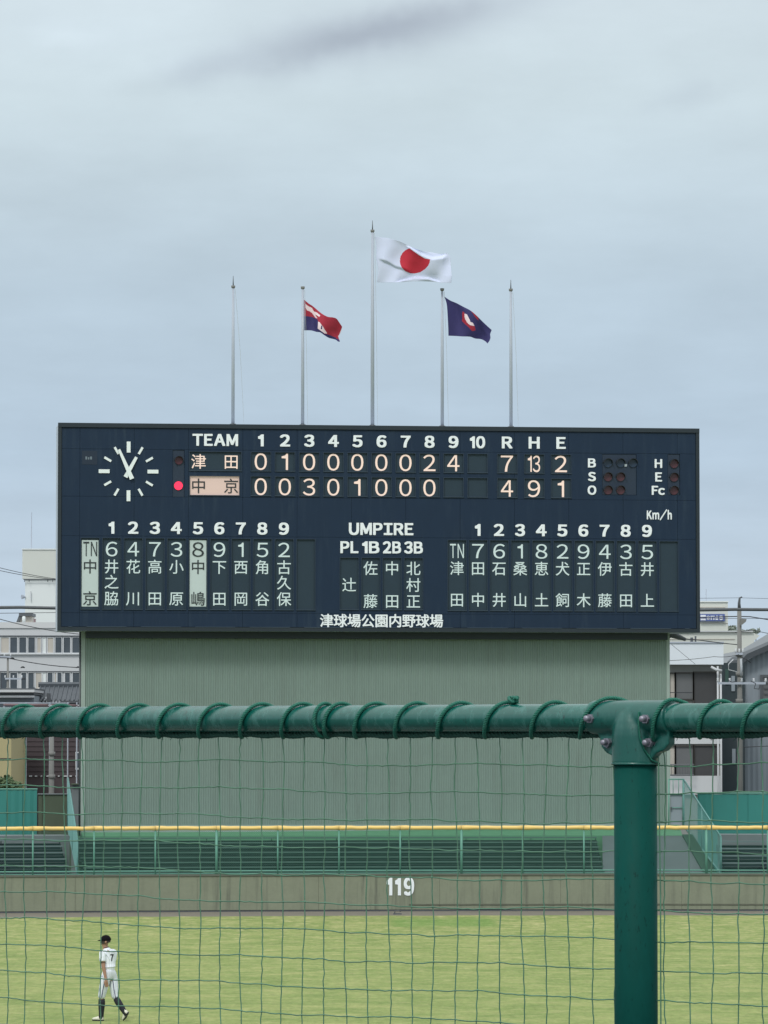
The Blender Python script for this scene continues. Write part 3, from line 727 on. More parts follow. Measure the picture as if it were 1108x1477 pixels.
for px0, px1, py0, py1, mm in ((901.3, 904.6, 669.5, 673, m_side),): bbox('sticker', U(px0), V(py1, 903), .004, U(px1), V(py0, 903), .012, mm)
m_faint = mat('faint_marking', (.15, .19, .23), .6)
for a_, b_ in ((123, 125.4), (126.6, 128.6), (129.7, 132.4)): bbox('maker_mark', U(a_), V(662.8, 127), .004, U(b_), V(658.5 if a_ != 126.6 else 659.5, 127), .01, m_faint)
bbox('access_panel', U(118), V(670, 127), .002, U(140), V(650, 127), .006, mat('darker_panel', (.0085, .021, .045), .6))
# bottom ledges
for i in range(len(us) - 1):
    bbox('drip_ledge', us[i] + .25, .128, .0, us[i + 1] - .25, .15, .045, m_ledge)

# ------------------------------------------------------------------ scoreboard building (corrugated)
SB = -.95
u0, u1 = uv_px(119, 1050, SB)[0], uv_px(965, 1050, SB)[0]
zb = uv_px(540, 1190, SB)[1] - .35
bld = thing('scoreboard_building', 'green corrugated metal building that carries the scoreboard', 'building', BP((u0 + u1) / 2, zb, -3))
bbox('core', u0 + .04, zb, -2.3, u1 - .04, .0, SB - .08, m_trim, bld)
q = MB(); per = .0825; n = int((u1 - u0) / per); vs = []; fs = []
prof = [(0, 0), (.30, 0), (.42, .030), (.80, .030), (.92, 0)]
pts = []
for i in range(n):
    for a, d in prof: pts.append((u0 + (i + a) * per, d))
pts.append((u1, 0))
zs_ = [zb, 0.0]
for u, d in pts: vs += [BP(u, zs_[0], SB + d), BP(u, zs_[1], SB + d)]
q.add(vs, [(2 * i, 2 * i + 2, 2 * i + 3, 2 * i + 1) for i in range(len(pts) - 1)]); q.build('corrugated_cladding', m_corr, bld, fix=False)
q = MB(); vs = []   # left side wall
for i in range(15):
    for a, d in prof: vs += [BP(u0 + .03 - d, zb, SB - (i + a) * .0825), BP(u0 + .03 - d, 0, SB - (i + a) * .0825)]
q.add(vs, [(2 * i, 2 * i + 2, 2 * i + 3, 2 * i + 1) for i in range(len(vs) // 2 - 1)]); q.build('side_cladding', m_corr, bld, fix=False)
q = MB(); q.tube([BP(u0 - .09, zb, SB - .02), BP(u0 - .09, -.02, SB - .02)], .035, 8); q.build('down_pipe', m_darkmetal, bld, True)
bbox('corner_trim', u0 - .055, zb, SB - .06, u0 + .09, 0, SB + .045, m_trim, bld)
bbox('corner_trim', u1 - .09, zb, SB - .06, u1 + .03, 0, SB + .045, m_trim, bld)
bbox('shade_strip', u0 + .1, -.24, SB + .05, u1 - .1, -.004, SB + .34, m_frame, bld)  # added dark box that deepens the band of shade under the board
bbox('base_flashing', u0 + .1, zb, SB + .01, u1 - .1, zb + .36, SB + .05, m_trim, bld)

# ------------------------------------------------------------------ flag poles and flags
WP = -1.1
def bp_px(px, py, w): u, v = uv_px(px, py, w); return BP(u, v, w)
poles = [(336.5, 416, 398, 'bare flagpole at the far left of the row on the scoreboard'), (436.8, 417.3, None, 'flagpole flying the red and navy flag'),
         (537.4, 335.5, 318, 'tallest flagpole in the middle of the scoreboard roof'), (637.9, 420, None, 'flagpole flying the dark navy flag'),
         (736.9, 420.5, 403.5, 'bare flagpole at the far right of the row on the scoreboard')]
pole_pos = []
for i, (px, top, spike, lab) in enumerate(poles):
    tp = bp_px(px, top, WP); base = Vector((tp.x, tp.y, BP(0, BH - .02, 0).z)); pole_pos.append(tp)
    t = thing('flagpole', lab, 'flagpole', base, 'flagpoles on top of the scoreboard')
    big = 1.12 if i == 2 else 1.0
    q = MB(); q.tube([base, base + (tp - base) * .55, tp], [.062 * big, .056 * big, .040 * big], 12); q.build('pole', m_grey, t, True)
    q = MB(); q.tube([tp, tp + Vector((0, 0, .03)), tp + Vector((0, 0, .05)), tp + Vector((0, 0, .1))], [.04, .068, .072, .072], 12); q.build('truck', m_cpole, t, True)
    if spike:
        s1 = bp_px(px, spike, WP); q = MB(); q.tube([tp + Vector((0, 0, .1)), (tp + s1) / 2, s1], [.022, .018, .008], 6); q.build('spike', m_darkmetal, t, True)
    q = MB()
    off = {0: (.33, 0), 4: (.2, 0), 1: (.12, 0), 2: (.12, 0), 3: (.16, 0)}[i][0]
    H = (tp - base).length
    q.tube([tp + Vector((.07, -.05, -.02)), tp + Vector((.07 + off * .55, -.06, -H * .45)), Vector((base.x + .06 + off, base.y - .06, base.z + .02))], .0085, 4); q.build('halyard', mat('halyard%d' % i, (.42, .46, .5), .7), t)
    q = MB(); q.tube([base, base + Vector((0, 0, .12))], .11, 12); q.build('base_collar', m_darkmetal, t, True)

def interp(pl, t):
    n = len(pl) - 1
    # arc-length like parameter over control points
    ls = [0]
    for i in range(n): ls.append(ls[-1] + math.dist(pl[i], pl[i + 1]))
    s = t * ls[-1]
    for i in range(n):
        if s <= ls[i + 1] + 1e-9:
            k = (s - ls[i]) / max(1e-9, ls[i + 1] - ls[i])
            # Catmull-Rom
            p0, p1, p2, p3 = pl[max(i - 1, 0)], pl[i], pl[i + 1], pl[min(i + 2, n)]
            return tuple(.5 * (2 * p1[c] + (p2[c] - p0[c]) * k + (2 * p0[c] - 5 * p1[c] + 4 * p2[c] - p3[c]) * k * k + (-p0[c] + 3 * p1[c] - 3 * p2[c] + p3[c]) * k ** 3) for c in (0, 1))
    return pl[-1]
def inpoly(p, poly):
    x, y = p; c = False; n = len(poly)
    for i in range(n):
        x1, y1 = poly[i]; x2, y2 = poly[(i + 1) % n]
        if (y1 > y) != (y2 > y) and x < (x2 - x1) * (y - y1) / (y2 - y1) + x1: c = not c
    return c
def flag(name, lab, top, bot, left, right, pole, mats, colour, wave, nu=130, nv=90):
    Y = pole_pos[pole].y - .02
    q = MB(); vs = []
    pxs = []
    for j in range(nv + 1):
        tv = j / nv
        for i in range(nu + 1):
            tu = i / nu
            a = interp(top, tu); b = interp(bot, tu); l_ = interp(left, tv); r_ = interp(right, tv)
            tl, tr, bl, br = top[0], top[-1], bot[0], bot[-1]
            p = [a[c] * (1 - tv) + b[c] * tv + l_[c] * (1 - tu) + r_[c] * tu - (tl[c] * (1 - tu) * (1 - tv) + tr[c] * tu * (1 - tv) + bl[c] * (1 - tu) * tv + br[c] * tu * tv) for c in (0, 1)]
            pxs.append(p); vs.append(at(p[0], p[1], Y + wave(tu, tv)))
    W_ = nu + 1
    for j in range(nv):
        for i in range(nu):
            a = j * W_ + i; cx = sum(pxs[k][0] for k in (a, a + 1, a + W_, a + W_ + 1)) / 4; cy = sum(pxs[k][1] for k in (a, a + 1, a + W_, a + W_ + 1)) / 4
            q.f.append((a, a + 1, a + W_ + 1, a + W_)); q.mi.append(colour(cx, cy, i / nu, j / nv))
    q.v = [Vector(v) for v in vs]
    o = q.build(name, mats, None, True, fix=False); tag(o, lab, 'flag'); 
    sm = o.modifiers.new('thickness', 'SOLIDIFY'); sm.thickness = .004
    return o
zz = lambda s, x0, y0: [(x / s + x0, y / s + y0) for x, y in []]
def P(pts, s, x0, y0): return [(x / s + x0, y / s + y0) for x, y in pts]
# national flag (zoom scale 8.864 from 535,335)
top = P([(50, 58), (130, 66), (250, 82), (390, 125), (520, 190), (640, 230), (780, 260), (905, 275), (970, 262)], 8.864, 535, 335)
bot = P([(75, 638), (200, 640), (330, 640), (480, 632), (640, 625), (800, 632), (900, 642), (1025, 650)], 8.864, 535, 335)
left = P([(50, 58), (75, 180), (72, 330), (95, 480), (75, 638)], 8.864, 535, 335)
right = P([(970, 262), (1015, 320), (1022, 420), (1035, 560), (1025, 650)], 8.864, 535, 335)
disc = P([(372, 370), (378, 310), (405, 265), (440, 230), (493, 205), (550, 245), (620, 295), (690, 335), (757, 347), (755, 380), (735, 425), (690, 475), (630, 512), (560, 527), (500, 522), (440, 497), (395, 450), (376, 410)], 8.864, 535, 335)
fold = P([(440, 190), (493, 200), (620, 293), (757, 345), (880, 330), (960, 290)], 8.864, 535, 335)
fold2 = P([(80, 345), (200, 385), (290, 445), (400, 475), (520, 540)], 8.864, 535, 335)
fold3 = P([(300, 642), (420, 600), (560, 570), (720, 580), (830, 610), (900, 640)], 8.864, 535, 335)
def fy(pl, x):
    if x <= pl[0][0] or x >= pl[-1][0]: return None
    for i in range(len(pl) - 1):
        if pl[i][0] <= x <= pl[i + 1][0]: return pl[i][1] + (pl[i + 1][1] - pl[i][1]) * (x - pl[i][0]) / (pl[i + 1][0] - pl[i][0])
def creased(tu, tv, top, bot, folds):
    x = interp(top, tu)[0] * (1 - tv) + interp(bot, tu)[0] * tv; y = interp(top, tu)[1] * (1 - tv) + interp(bot, tu)[1] * tv
    y_ = .10 * math.sin(tu * 8.0 - tv * 2.6) * min(1, tu * 3) + .03 * math.sin(tu * 19 + tv * 6)
    for pl, amp, wd in folds:
        f = fy(pl, x)
        if f is None: continue
        m = min(1, (x - pl[0][0]) / 8, (pl[-1][0] - x) / 8); d = (y - f) / wd
        y_ += m * amp * (math.tanh(d * 2.2) * math.exp(-abs(d) * .45))
    return y_
flag('national_flag', 'white flag with a red disc flying from the tallest pole', top, bot, left, right, 2, [m_flagw, m_flagr], lambda x, y, u, v: 1 if inpoly((x, y), disc) else 0,
     lambda u, v: creased(u, v, top, bot, [(fold, -.14, 4), (fold2, .07, 4), (fold3, -.08, 3)]), 190, 120)
# red / navy flag (scale 15.83 from 430,425)
S_ = (15.83, 430, 425)
t2 = P([(140, 115), (240, 200), (340, 265), (460, 370), (560, 445), (680, 505), (800, 520), (880, 550), (940, 630), (1008, 735)], *S_)
b2 = P([(145, 815), (300, 818), (420, 850), (510, 862), (600, 925), (700, 985), (800, 1010), (870, 1035), (915, 1070), (960, 1072)], *S_)
l2 = P([(140, 115), (145, 400), (145, 815)], *S_); rr2 = P([(1008, 735), (975, 860), (925, 960), (960, 1072)], *S_)
em2 = [P([(150, 190), (200, 240), (260, 275), (320, 300), (360, 380), (430, 410), (510, 478), (480, 505), (430, 470), (390, 455), (450, 545), (400, 530), (350, 460), (320, 420), (270, 385), (200, 355), (170, 300)], *S_)]
wh2 = P([(460, 612), (500, 640), (560, 720), (610, 800), (670, 890), (600, 885), (510, 815), (450, 775), (455, 700)], *S_)
dk2 = P([(530, 705), (555, 712), (550, 790), (515, 788)], *S_)
nav2 = P([(100, 495), (200, 490), (340, 515), (440, 560), (460, 612), (455, 700), (450, 775), (510, 815), (600, 890), (700, 915), (800, 955), (870, 985), (870, 1010), (905, 1000), (960, 1060), (960, 1120), (800, 1100), (100, 900)], *S_)
edge2 = P([(1008, 735), (1030, 760), (940, 990), (915, 960), (965, 860)], *S_)
def col2(x, y, u, v):
    if inpoly((x, y), dk2): return 1
    if inpoly((x, y), wh2): return 2
    if inpoly((x, y), em2[0]): return 2
    if inpoly((x, y), nav2): return 1
    if inpoly((x, y), edge2): return 2
    return 0
flag('club_flag', 'dark red and navy flag with a pale emblem flying left of the white flag', t2, b2, l2, rr2, 1, [m_flagr2, m_flagn, m_flagp], col2,
     lambda u, v: .12 * math.sin(u * 7 + v * 2) * min(1, u * 3) + .03 * math.sin(u * 17 - v * 4), 110, 90)
S3 = (13.85, 635, 420)
t3 = P([(85, 110), (200, 185), (330, 240), (460, 310), (610, 390), (730, 490), (880, 640), (1030, 775)], *S3)
b3 = P([(165, 890), (300, 895), (450, 905), (600, 910), (700, 945), (820, 960), (900, 1000), (945, 1045)], *S3)
l3 = P([(85, 110), (130, 260), (150, 500), (160, 700), (165, 890)], *S3); r3 = P([(1030, 775), (1000, 860), (1005, 930), (985, 990), (945, 1045)], *S3)
w3 = P([(485, 450), (530, 460), (570, 530), (590, 570), (605, 615), (650, 630), (685, 695), (600, 680), (540, 630), (500, 560), (485, 500)], *S3)
e3 = P([(445, 400), (490, 430), (485, 500), (500, 560), (540, 630), (600, 682), (690, 700), (705, 780), (640, 800), (570, 720), (500, 660), (440, 600), (440, 480)], *S3)
e3b = P([(605, 385), (690, 430), (770, 510), (765, 590), (700, 520), (650, 440)], *S3)
flag('crest_flag', 'dark navy flag with a red and white crest flying right of the white flag', t3, b3, l3, r3, 3, [m_flagn, m_flagr2, m_flagp],
     lambda x, y, u, v: 2 if inpoly((x, y), w3) else (1 if inpoly((x, y), e3) or inpoly((x, y), e3b) else 0),
     lambda u, v: .12 * math.sin(u * 8 + v * 1.5) * min(1, u * 3) + .03 * math.sin(u * 15 - v * 5), 120, 100)
# ------------------------------------------------------------------ buildings behind the ballpark
def pxbox(name, px0, px1, py0, py1, D, depth, m, parent=None, proud=0.0, z0=None):
    """box whose front face is the rectangle seen at distance D"""
    a = at(px0, py1, D); b = at(px1, py0, D)
    return boxo(name, (a.x, D - proud, a.z if z0 is None else z0), (b.x, D + depth, b.z), m, parent)
def windows(parent, D, rects, fr=.07, m=None):
    for r in rects:
        px0, px1, py0, py1 = r[:4]; pm = r[4] if len(r) > 4 else m_glass
        a = at(px0, py1, D); b = at(px1, py0, D); q = MB()
        x0, x1, z0, z1 = a.x, b.x, a.z, b.z
        q.box((x0 - fr, D - .10, z0 - fr), (x0, D - .002, z1 + fr)); q.box((x1, D - .10, z0 - fr), (x1 + fr, D - .002, z1 + fr))
        q.box((x0, D - .10, z1), (x1, D - .002, z1 + fr)); q.box((x0, D - .12, z0 - fr), (x1, D - .002, z0))
        f = q.build('window', m or m_wframe, parent)
        q = MB(); q.box((x0, D - .03, z0), (x1, D - .004, z1)); q.build('pane', pm, f)
# left: long pale office block
D = 390
t = thing('office_building', 'long pale grey office block with two rows of windows at the left', 'building', (Xat(40, D), D, 0))
pxbox('wall', -260, 190, 906, 1145, D, 14, m_white_wall, t, z0=0)
pxbox('parapet', -262, 191, 897.5, 906, D, 14.3, mat('parapet_pale', (.60, .61, .62), .7, var=.04), t, .12)
pxbox('ledge', -262, 191, 916.6, 918.2, D, .2, m_darkmetal, t, .16)
pxbox('ledge', -262, 191, 942.4, 944.0, D, .2, m_wframe, t, .25)
pxbox('ledge', -262, 191, 968, 969.4, D, .2, m_darkmetal, t, .14)
r = []
for k in range(-16, 1):
    x = 2 + 13.0 * k; r.append((x, x + 11, 919.5, 941.5, m_glass if k % 5 else m_curtain))
r += [(15, 25, 919.5, 941.5), (28, 38, 919.5, 941.5), (41, 50.5, 919.5, 941.5), (54, 59, 920, 941.5, m_curtain), (62, 66, 920, 941.5, m_cream), (69, 77, 920, 941.5, m_curtain), (80, 89, 919.5, 941.5), (92, 101.5, 919.5, 941.5), (104.5, 115, 919.5, 941.5)]
r += [(x + .5, x + 11, 970.5, 993, m_glass) for x in (-50, -37, -24, -11)] + [(1, 12, 970.5, 993), (15, 25, 970.5, 993), (31, 38, 970.5, 993), (41, 49, 970.5, 993), (52, 60, 970.5, 993, m_curtain), (62, 66, 970.5, 993, m_cream),
      (69, 76, 970.5, 984), (69, 76, 985, 993, m_curtain), (79, 81, 970.5, 993, m_curtain), (83, 89, 970.5, 993), (94, 101, 970.5, 993), (105, 115, 970.5, 993)]
windows(t, D, r, .06)
# rooftop things
tt = thing('rooftop_unit', 'small dark roofed plant shed on the pale office roof', 'plant shed', (Xat(35, D), D + 2, Zat(897.5, D)))
a, b = at(24, 897.5, D + 2), at(46, 884.5, D + 2)
boxo('housing', (a.x + .3, D + 2, a.z), (b.x, D + 5, b.z - .3), m_curtain, tt)
q = MB(); q.prism([(a.x, a.z), (a.x + .25, a.z), (a.x + .5, b.z - .35), (a.x + .45, b.z - .05), (a.x + .3, b.z - .05)], D + 1.7, D + 5.2, lambda x, z, y: (x, y, z)); q.build('roof_edge', m_darkmetal, tt)
boxo('roof', (a.x + .25, D + 1.6, b.z - .28), (b.x + .1, D + 5.3, b.z), m_darkmetal, tt)
q = MB(); q.tube([at(34.5, 896, D + 1.2), at(34.5, 888.5, D + 1.2)], .15 * 1.1, 10); 
q = MB(); c = at(34.5, 897.5, D + 1); q.tube([c, c + Vector((0, 0, .5)), c + Vector((0, 0, .6))], [.17, .17, .1], 12)
q = MB(); c = at(34.5, 897.5, D + .7); q.tube([c, c + Vector((0, 0, .48)), c + Vector((0, 0, .56))], [.16, .16, .08], 12)
tag(q.build('water_tank', m_cream, None, True), 'small white round tank in front of the rooftop shed', 'water tank')
c = at(50, 897.5, D + .8); q = MB(); q.box((c.x - .09, c.y, c.z), (c.x + .09, c.y + .3, c.z + .28)); q.box((c.x - .11, c.y - .02, c.z + .281), (c.x + .11, c.y + .32, c.z + .31))
tag(q.build('vent_box', m_rust), 'little pinkish vent box on the office roof, right of the round tank', 'vent')
# white tower
D = 430
t = thing('white_tower', 'plain white stair tower rising behind the pale office block', 'building', (Xat(70, D), D, 0))
pxbox('wall', 35, 175, 836, 1145, D, 8, m_cream, t, z0=0)
pxbox('upper_wall', 32.5, 175, 793, 835, D, 8.5, m_beige, t, .2)
pxbox('roof_edge', 32, 176, 791.5, 793, D, 8.8, m_cream, t, .3)
q = MB(); q.tube([at(34, 835.6, D - .35), at(82, 835.6, D - .35)], .045, 6)
for x in (35.5, 42, 69, 76): q.tube([at(x, 835.6, D - .35), at(x, 839.5, D - .35)], .04, 5)
q.build('railing', m_darkmetal, t)
q = MB(); q.tube([at(44.5, 853, D - .2), at(44.5, 866, D - .2)], .06, 5); q.build('pipe', m_wframe, t)
q = MB(); q.tube([at(45.3, 792, D + 2), at(45.6, 765, D + 2), at(45.8, 739, D + 2)], [.06, .045, .03], 6)
tag(q.build('antenna_mast', m_grey), 'thin antenna mast standing on top of the white tower', 'antenna')
c = at(34.6, 861, D - .05); q = MB(); q.tube([c + Vector((.15, 0, 0)), c + Vector((-.1, -.1, 0)), c + Vector((-.2, -.15, 0))], [.08, .2, .24], 12)
tag(q.build('satellite_dish', m_grey), 'small grey dish on the left side of the white tower', 'dish')

# tiled roofs
def tile_roof(parent, px0, px1, py0, py1, D, run, m=m_tile, nr=6):
    a = at(px0, py1, D); b = at(px1, py0, D + run); zt = Zat(py0, D + run)
    n = max(3, int((b.x - a.x) / .20)); q = MB()
    q.add([(a.x, D, a.z), (b.x, D, a.z), (b.x, D + run, zt), (a.x, D + run, zt), (a.x, D, a.z - .18), (b.x, D, a.z - .18), (b.x, D + run, zt - .18), (a.x, D + run, zt - .18)],
          [(0, 1, 2, 3), (4, 7, 6, 5), (0, 4, 5, 1), (1, 5, 6, 2), (2, 6, 7, 3), (3, 7, 4, 0)])
    q.build('roof', m, parent); 
    for k in range(n + 1):
        x = a.x + (b.x - a.x) * k / n; q = MB(); q.tube([(x, D - .03, a.z + .02), (x, D + run, zt + .02)], .035, 5); q.build('tile_row', m, parent)
    q = MB(); q.tube([(a.x - .1, D + run, zt + .06), (b.x + .1, D + run, zt + .06)], .12, 6); q.build('ridge', m, parent)
D = 182
t = thing('flat_roofed_house', 'grey house with a pale fascia board, lower left behind the railing', 'house', (Xat(10, D), D, 0))
pxbox('wall', -150, 49, 1003, 1145, D + .4, 8, m_blueg, t, z0=0)
pxbox('fascia', -151, 50.5, 994.8, 998.6, D, 9, m_white_wall, t, .3)
pxbox('eave', -150, 49.5, 999.5, 1002, D, 9, m_darkmetal, t, .15)
pxbox('gutter', -150, 49, 1003, 1006, D, .4, m_wframe, t, .12)
pxbox('cornice_cap', -151, 51, 992.8, 994.6, D, 9, m_darkmetal, t, .2)
D = 186
t = thing('brown_house', 'dark brown sided house under a grey tiled roof at the left', 'house', (Xat(80, D), D, 0))
pxbox('wall', 16, 210, 1018, 1145, D + .6 - 6, 8, m_brown, t, z0=0)
tile_roof(t, 54, 210, 989.5, 1010.5, D - .2, 1.8)
q = MB(); x0 = at(56, 992, D + 4.2); x1 = at(52, 1013, D - .3); x2 = at(69, 1013, D - .3)
q.prism([(x0.x + .15, x0.z), (x1.x, x1.z + .05), (x2.x, x2.z + .05)], D - .6, D - .3, lambda x, z, y: (x, y, z)); q.build('gable_end', m_tile, t)
for k in range(10):
    c = at(52.5 + k * 1.7, 1012 - (k % 3) * 2.5, D - .7); q = MB(); q.tube([c, c + Vector((0, .3, .02))], .045, 6); q.build('tile_end', m_tileedge, t)
for k in range(9):
    c = at(72 + k * 4.6, 1012.3, D - .3); q = MB(); q.tube([c, c + Vector((0, .3, .02))], .05, 6); q.build('tile_end', m_tileedge, t)
q = MB(); q.tube([at(70.5, 1000, D - .7), at(70.5, 1016, D - .7)], .09, 6); q.build('drain_pipe', m_darkmetal, t)
pxbox('sun_shade', 88, 120, 1010.8, 1014.5, D - 1, 1, m_darkmetal, t)
# row of small white pegs under the siding
for k in range(14):
    x = 17 + 8.35 * k; pxbox('trim_peg', x, x + 4.4 - (k % 3), 1118.6, 1120.2, D - 5.4, .05, m_wframe, t, .06)
pxbox('window', 109, 115.5, 1084.5, 1110, D - 5.4, .05, m_wframe, t, .09); pxbox('window_glass', 110.6, 114.6, 1086, 1107, D - 5.4, .04, m_glass, t, .12)
for k in range(14):
    pxbox('siding_seam', 9, 205, 1026 + k * 7.2, 1026.3 + k * 7.2, D - 5.4, .05, m_brown, t, .025)
t = thing('pipe_rail', 'pinkish brown horizontal pipe rail in front of the tiled roof', 'railing', at(60, 1020, 178).xy.to_3d())
q = MB(); q.tube([at(5, 1016.6, 178), at(69, 1017.0, 178)], .05, 6); q.build('rail', m_rust, t, True)
q = MB(); q.tube([at(75, 1017.0, 178), at(112, 1017.4, 178)], .04, 6); q.build('rail', m_rust, t, True)
q = MB(); q.tube([at(0, 1014.2, 178), at(100, 1014.4, 178)], .025, 6); q.build('upper_rail', m_grey, t, True)
for x in (6, 38, 72, 98, 111): q = MB(); b_ = at(x, 1017, 178); q.tube([(b_.x, b_.y, 0), b_ + Vector((0, 0, .12))], .03, 5); q.build('support', m_grey, t)
D = 172
t = thing('yellow_house', 'pale yellow wall of a house at the left edge above the shrub', 'house', (Xat(-20, D), D, 0))
pxbox('wall', -140, 16.5, 1040, 1119, D, 7, m_yel, t, z0=0)
pxbox('wall_seam', -140, 16, 1093.6, 1094.6, D, .1, m_cable, t, .03)
pxbox('cornice', -141, 17.5, 1036, 1040, D, 7.2, m_darkmetal, t, .15)
# shrub
def shrub(lab, px, py0, py1, wpx, D, n=420, cat='shrub', ls=.10):
    c = at(px, (py0 + py1) / 2, D); hz = (Zat(py0, D) - Zat(py1, D)) / 2; hx_ = wpx / 2 * D / F
    t = thing('shrub', lab, cat, (c.x, c.y, 0)); rnd = random.Random(px)
    q = MB(); lobes = [(rnd.uniform(-.6, .6) * hx_, rnd.uniform(-.5, .5), rnd.uniform(-.5, .5) * hz, rnd.uniform(.35, .6)) for _ in range(11)]
    for k in range(n):
        lx, ly, lz, lr = rnd.choice(lobes); d = Vector((rnd.gauss(0, 1), rnd.gauss(0, 1), rnd.gauss(0, 1))).normalized() * rnd.uniform(.6, 1)
        p = Vector((c.x + lx + d.x * lr * hx_ * .8, c.y + ly + d.y * .5, c.z + lz + d.z * lr * hz * 1.2))
        u = Vector((rnd.gauss(0, 1), rnd.gauss(0, 1), rnd.gauss(0, .6))).normalized(); w = u.orthogonal().normalized()
        s = ls * rnd.uniform(.6, 1.3); q.add([p - u * s, p + w * s * .5, p + u * s, p - w * s * .5], [(0, 1, 2, 3)])
    q.build('leaves', m_leaf, t, fix=False)
    q = MB()
    for k in range(6): q.tube([(c.x + rnd.uniform(-.2, .2), c.y, 0), (c.x + rnd.uniform(-.7, .7) * hx_, c.y, c.z)], .03, 5)
    q.build('stems', m_brown, t)
shrub('dark green shrub above the teal fence at the left edge', 8, 1117, 1146, 52, 160, 1500)
m_leaf = mat('hazed_leaf', (.20, .235, .20), .8, var=.3, scale=2)  # greyed leaf colour stands in for the haze of distance
shrub('hazy grey green treetop beside the cream tower at the right', 1056, 902, 918, 14, 330, 500, 'tree', .16)
shrub('hazy treetops above the cream low roof at the right', 1080, 906, 918, 36, 330, 500, 'tree', .16)
# teal fences, grey-green wall
def panel_fence(lab, pxs, py0, py1, D):
    a = at(pxs[0], py1, D); t = thing('panel_fence', lab, 'fence', (at((pxs[0] + pxs[-1]) / 2, py0, D).x, D, 0))
    for i in range(len(pxs) - 1):
        x0, x1 = at(pxs[i], py0, D).x + .01, at(pxs[i + 1], py0, D).x - .01; z1 = Zat(py0, D) + random.uniform(-.02, .02); q = MB(); n = max(4, int((x1 - x0) / .22)); vs = []
        for k in range(n + 1):
            x = x0 + (x1 - x0) * k / n; y = D + (.015 if k % 2 else 0) ; vs += [(x, y, 0), (x, y, z1)]
        q.add(vs, [(2 * k, 2 * k + 2, 2 * k + 3, 2 * k + 1) for k in range(n)]); o = q.build('sheet_panel', m_teal, t, fix=False)
        sm = o.modifiers.new('thickness', 'SOLIDIFY'); sm.thickness = .01
        boxo('post', (x0 - .05, D + .03, 0), (x0 + .03, D + .1, z1 + .02), m_teal, t)
    q = MB(); q.tube([(at(pxs[0], py0, D).x, D + .01, Zat(py0, D) + .03), (at(pxs[-1], py0, D).x, D + .01, Zat(py0, D) + .03)], .03, 6); q.build('top_rail', m_netpost, t)
    return t
panel_fence('teal sheet metal fence panels at the left behind the benches', [-160, -118, -75, -32, 10, 33, 54], 1139.5, 1194, 152)
panel_fence('long teal sheet metal fence at the right behind the benches', [1008, 1028.5, 1079, 1130, 1180, 1240], 1145.5, 1194, 152)
t = thing('block_wall', 'weathered grey green wall between the teal fence and the scoreboard building', 'wall', (Xat(85, 151), 151, 0))
for i, (x0, x1) in enumerate(((55, 61), (61, 97), (97, 118))): pxbox('wall_section', x0 + .2, x1 - .2, 1146, 1194, 151, .3, m_block, t, z0=0)
pxbox('cap', 54.5, 119, 1144.6, 1146, 151, .4, m_conc2, t, .05)
for k in range(6): pxbox('louvre', 106, 113, 1152 + k * 4.2, 1154 + k * 4.2, 151, .03, m_darkmetal, t, .02)
t = thing('site_shed', 'low grey green cabinet beside the scoreboard building', 'cabinet', (Xat(110, 150.2), 150.2, 0))
pxbox('body', 103, 118, 1132, 1190, 150.4, .4, m_conc2, t, z0=0); pxbox('lid', 102.5, 118.3, 1130.3, 1131.8, 150.3, .6, m_block, t, .05)

# right side
D = 300
t = thing('cream_tower_building', 'cream building carrying a blue sign at the right of the scoreboard', 'building', (Xat(1000, D), D, 0))
pxbox('wall', 900, 1050, 868.5, 1145, D, 9, m_beige, t, z0=0); pxbox('parapet', 899, 1051, 867, 868.4, D, 9.2, m_cream, t, .1)
pxbox('band', 899, 1046, 875.5, 876.6, D, .2, m_curtain, t, .08); pxbox('band', 899, 1050, 898.6, 899.2, D, .2, m_curtain, t, .05)
sg = thing('rooftop_sign', 'blue sign board with white lettering on the cream building', 'sign', at(1027, 896, D - .25))
pxbox('board', 1009.8, 1045.6, 885.6, 896, D - .28, .25, m_signblue, sg)
m_sw = mat('sign_letter_white', (.75, .78, .85), .6)
for (x0, x1, y0, y1) in ((1010.6, 1018.2, 887.0, 890.2), (1010.6, 1018, 891.8, 894.6), (1019.4, 1024, 888.6, 889.8), (1019.6, 1023.6, 891.2, 893.6), (1021.2, 1022, 887.8, 894.2), (1025, 1031, 888.2, 889.4), (1025.2, 1027, 891, 894), (1028.6, 1030.8, 891.2, 894),
                        (1032.6, 1036, 888.6, 889.8), (1033.7, 1034.7, 887.6, 889), (1031.8, 1036, 891, 891.8), (1032.2, 1035.8, 892.6, 894.2), (1037.8, 1042.8, 888.0, 889.0), (1037.8, 1042.8, 890.2, 891.0), (1037.8, 1042.8, 892.4, 894.2), (1037.6, 1038.4, 888, 894.2), (1042.2, 1043, 888, 894.2)):
    pxbox('letter_stroke', x0, x1, y0, y1, D - .32, .035, m_sw, sg)
q = MB(); q.tube([at(1018.5, 867.5, D + 2), at(1018.7, 849.5, D + 2)], .035, 5); tag(q.build('antenna_mast', m_grey), 'thin antenna on the roof of the cream building beside the scoreboard', 'antenna')
D = 288
t = thing('low_cream_building', 'long low cream building with a flat roof behind the utility pole', 'building', (Xat(1000, D), D, 0))
pxbox('wall', 880, 1084, 911.5, 1145, D, 8, m_beige, t, z0=0); pxbox('roof_edge', 878, 1086, 909.8, 911.4, D, 8.3, m_white_wall, t, .2)
q = MB(); x = at(1084, 911.5, D); q.prism([(x.x, 0), (x.x, x.z), (at(1096, 917, D).x, at(1096, 917, D).z), (at(1088, 924, D).x, at(1088, 924, D).z), (at(1088, 924, D).x, 0)], D, D + 8, lambda a, z, y: (a, y, z)); q.build('sloped_wing', m_beige, t)
pxbox('band', 960, 1060, 921.3, 922.4, D, .1, m_curtain, t, .05)
D = 181
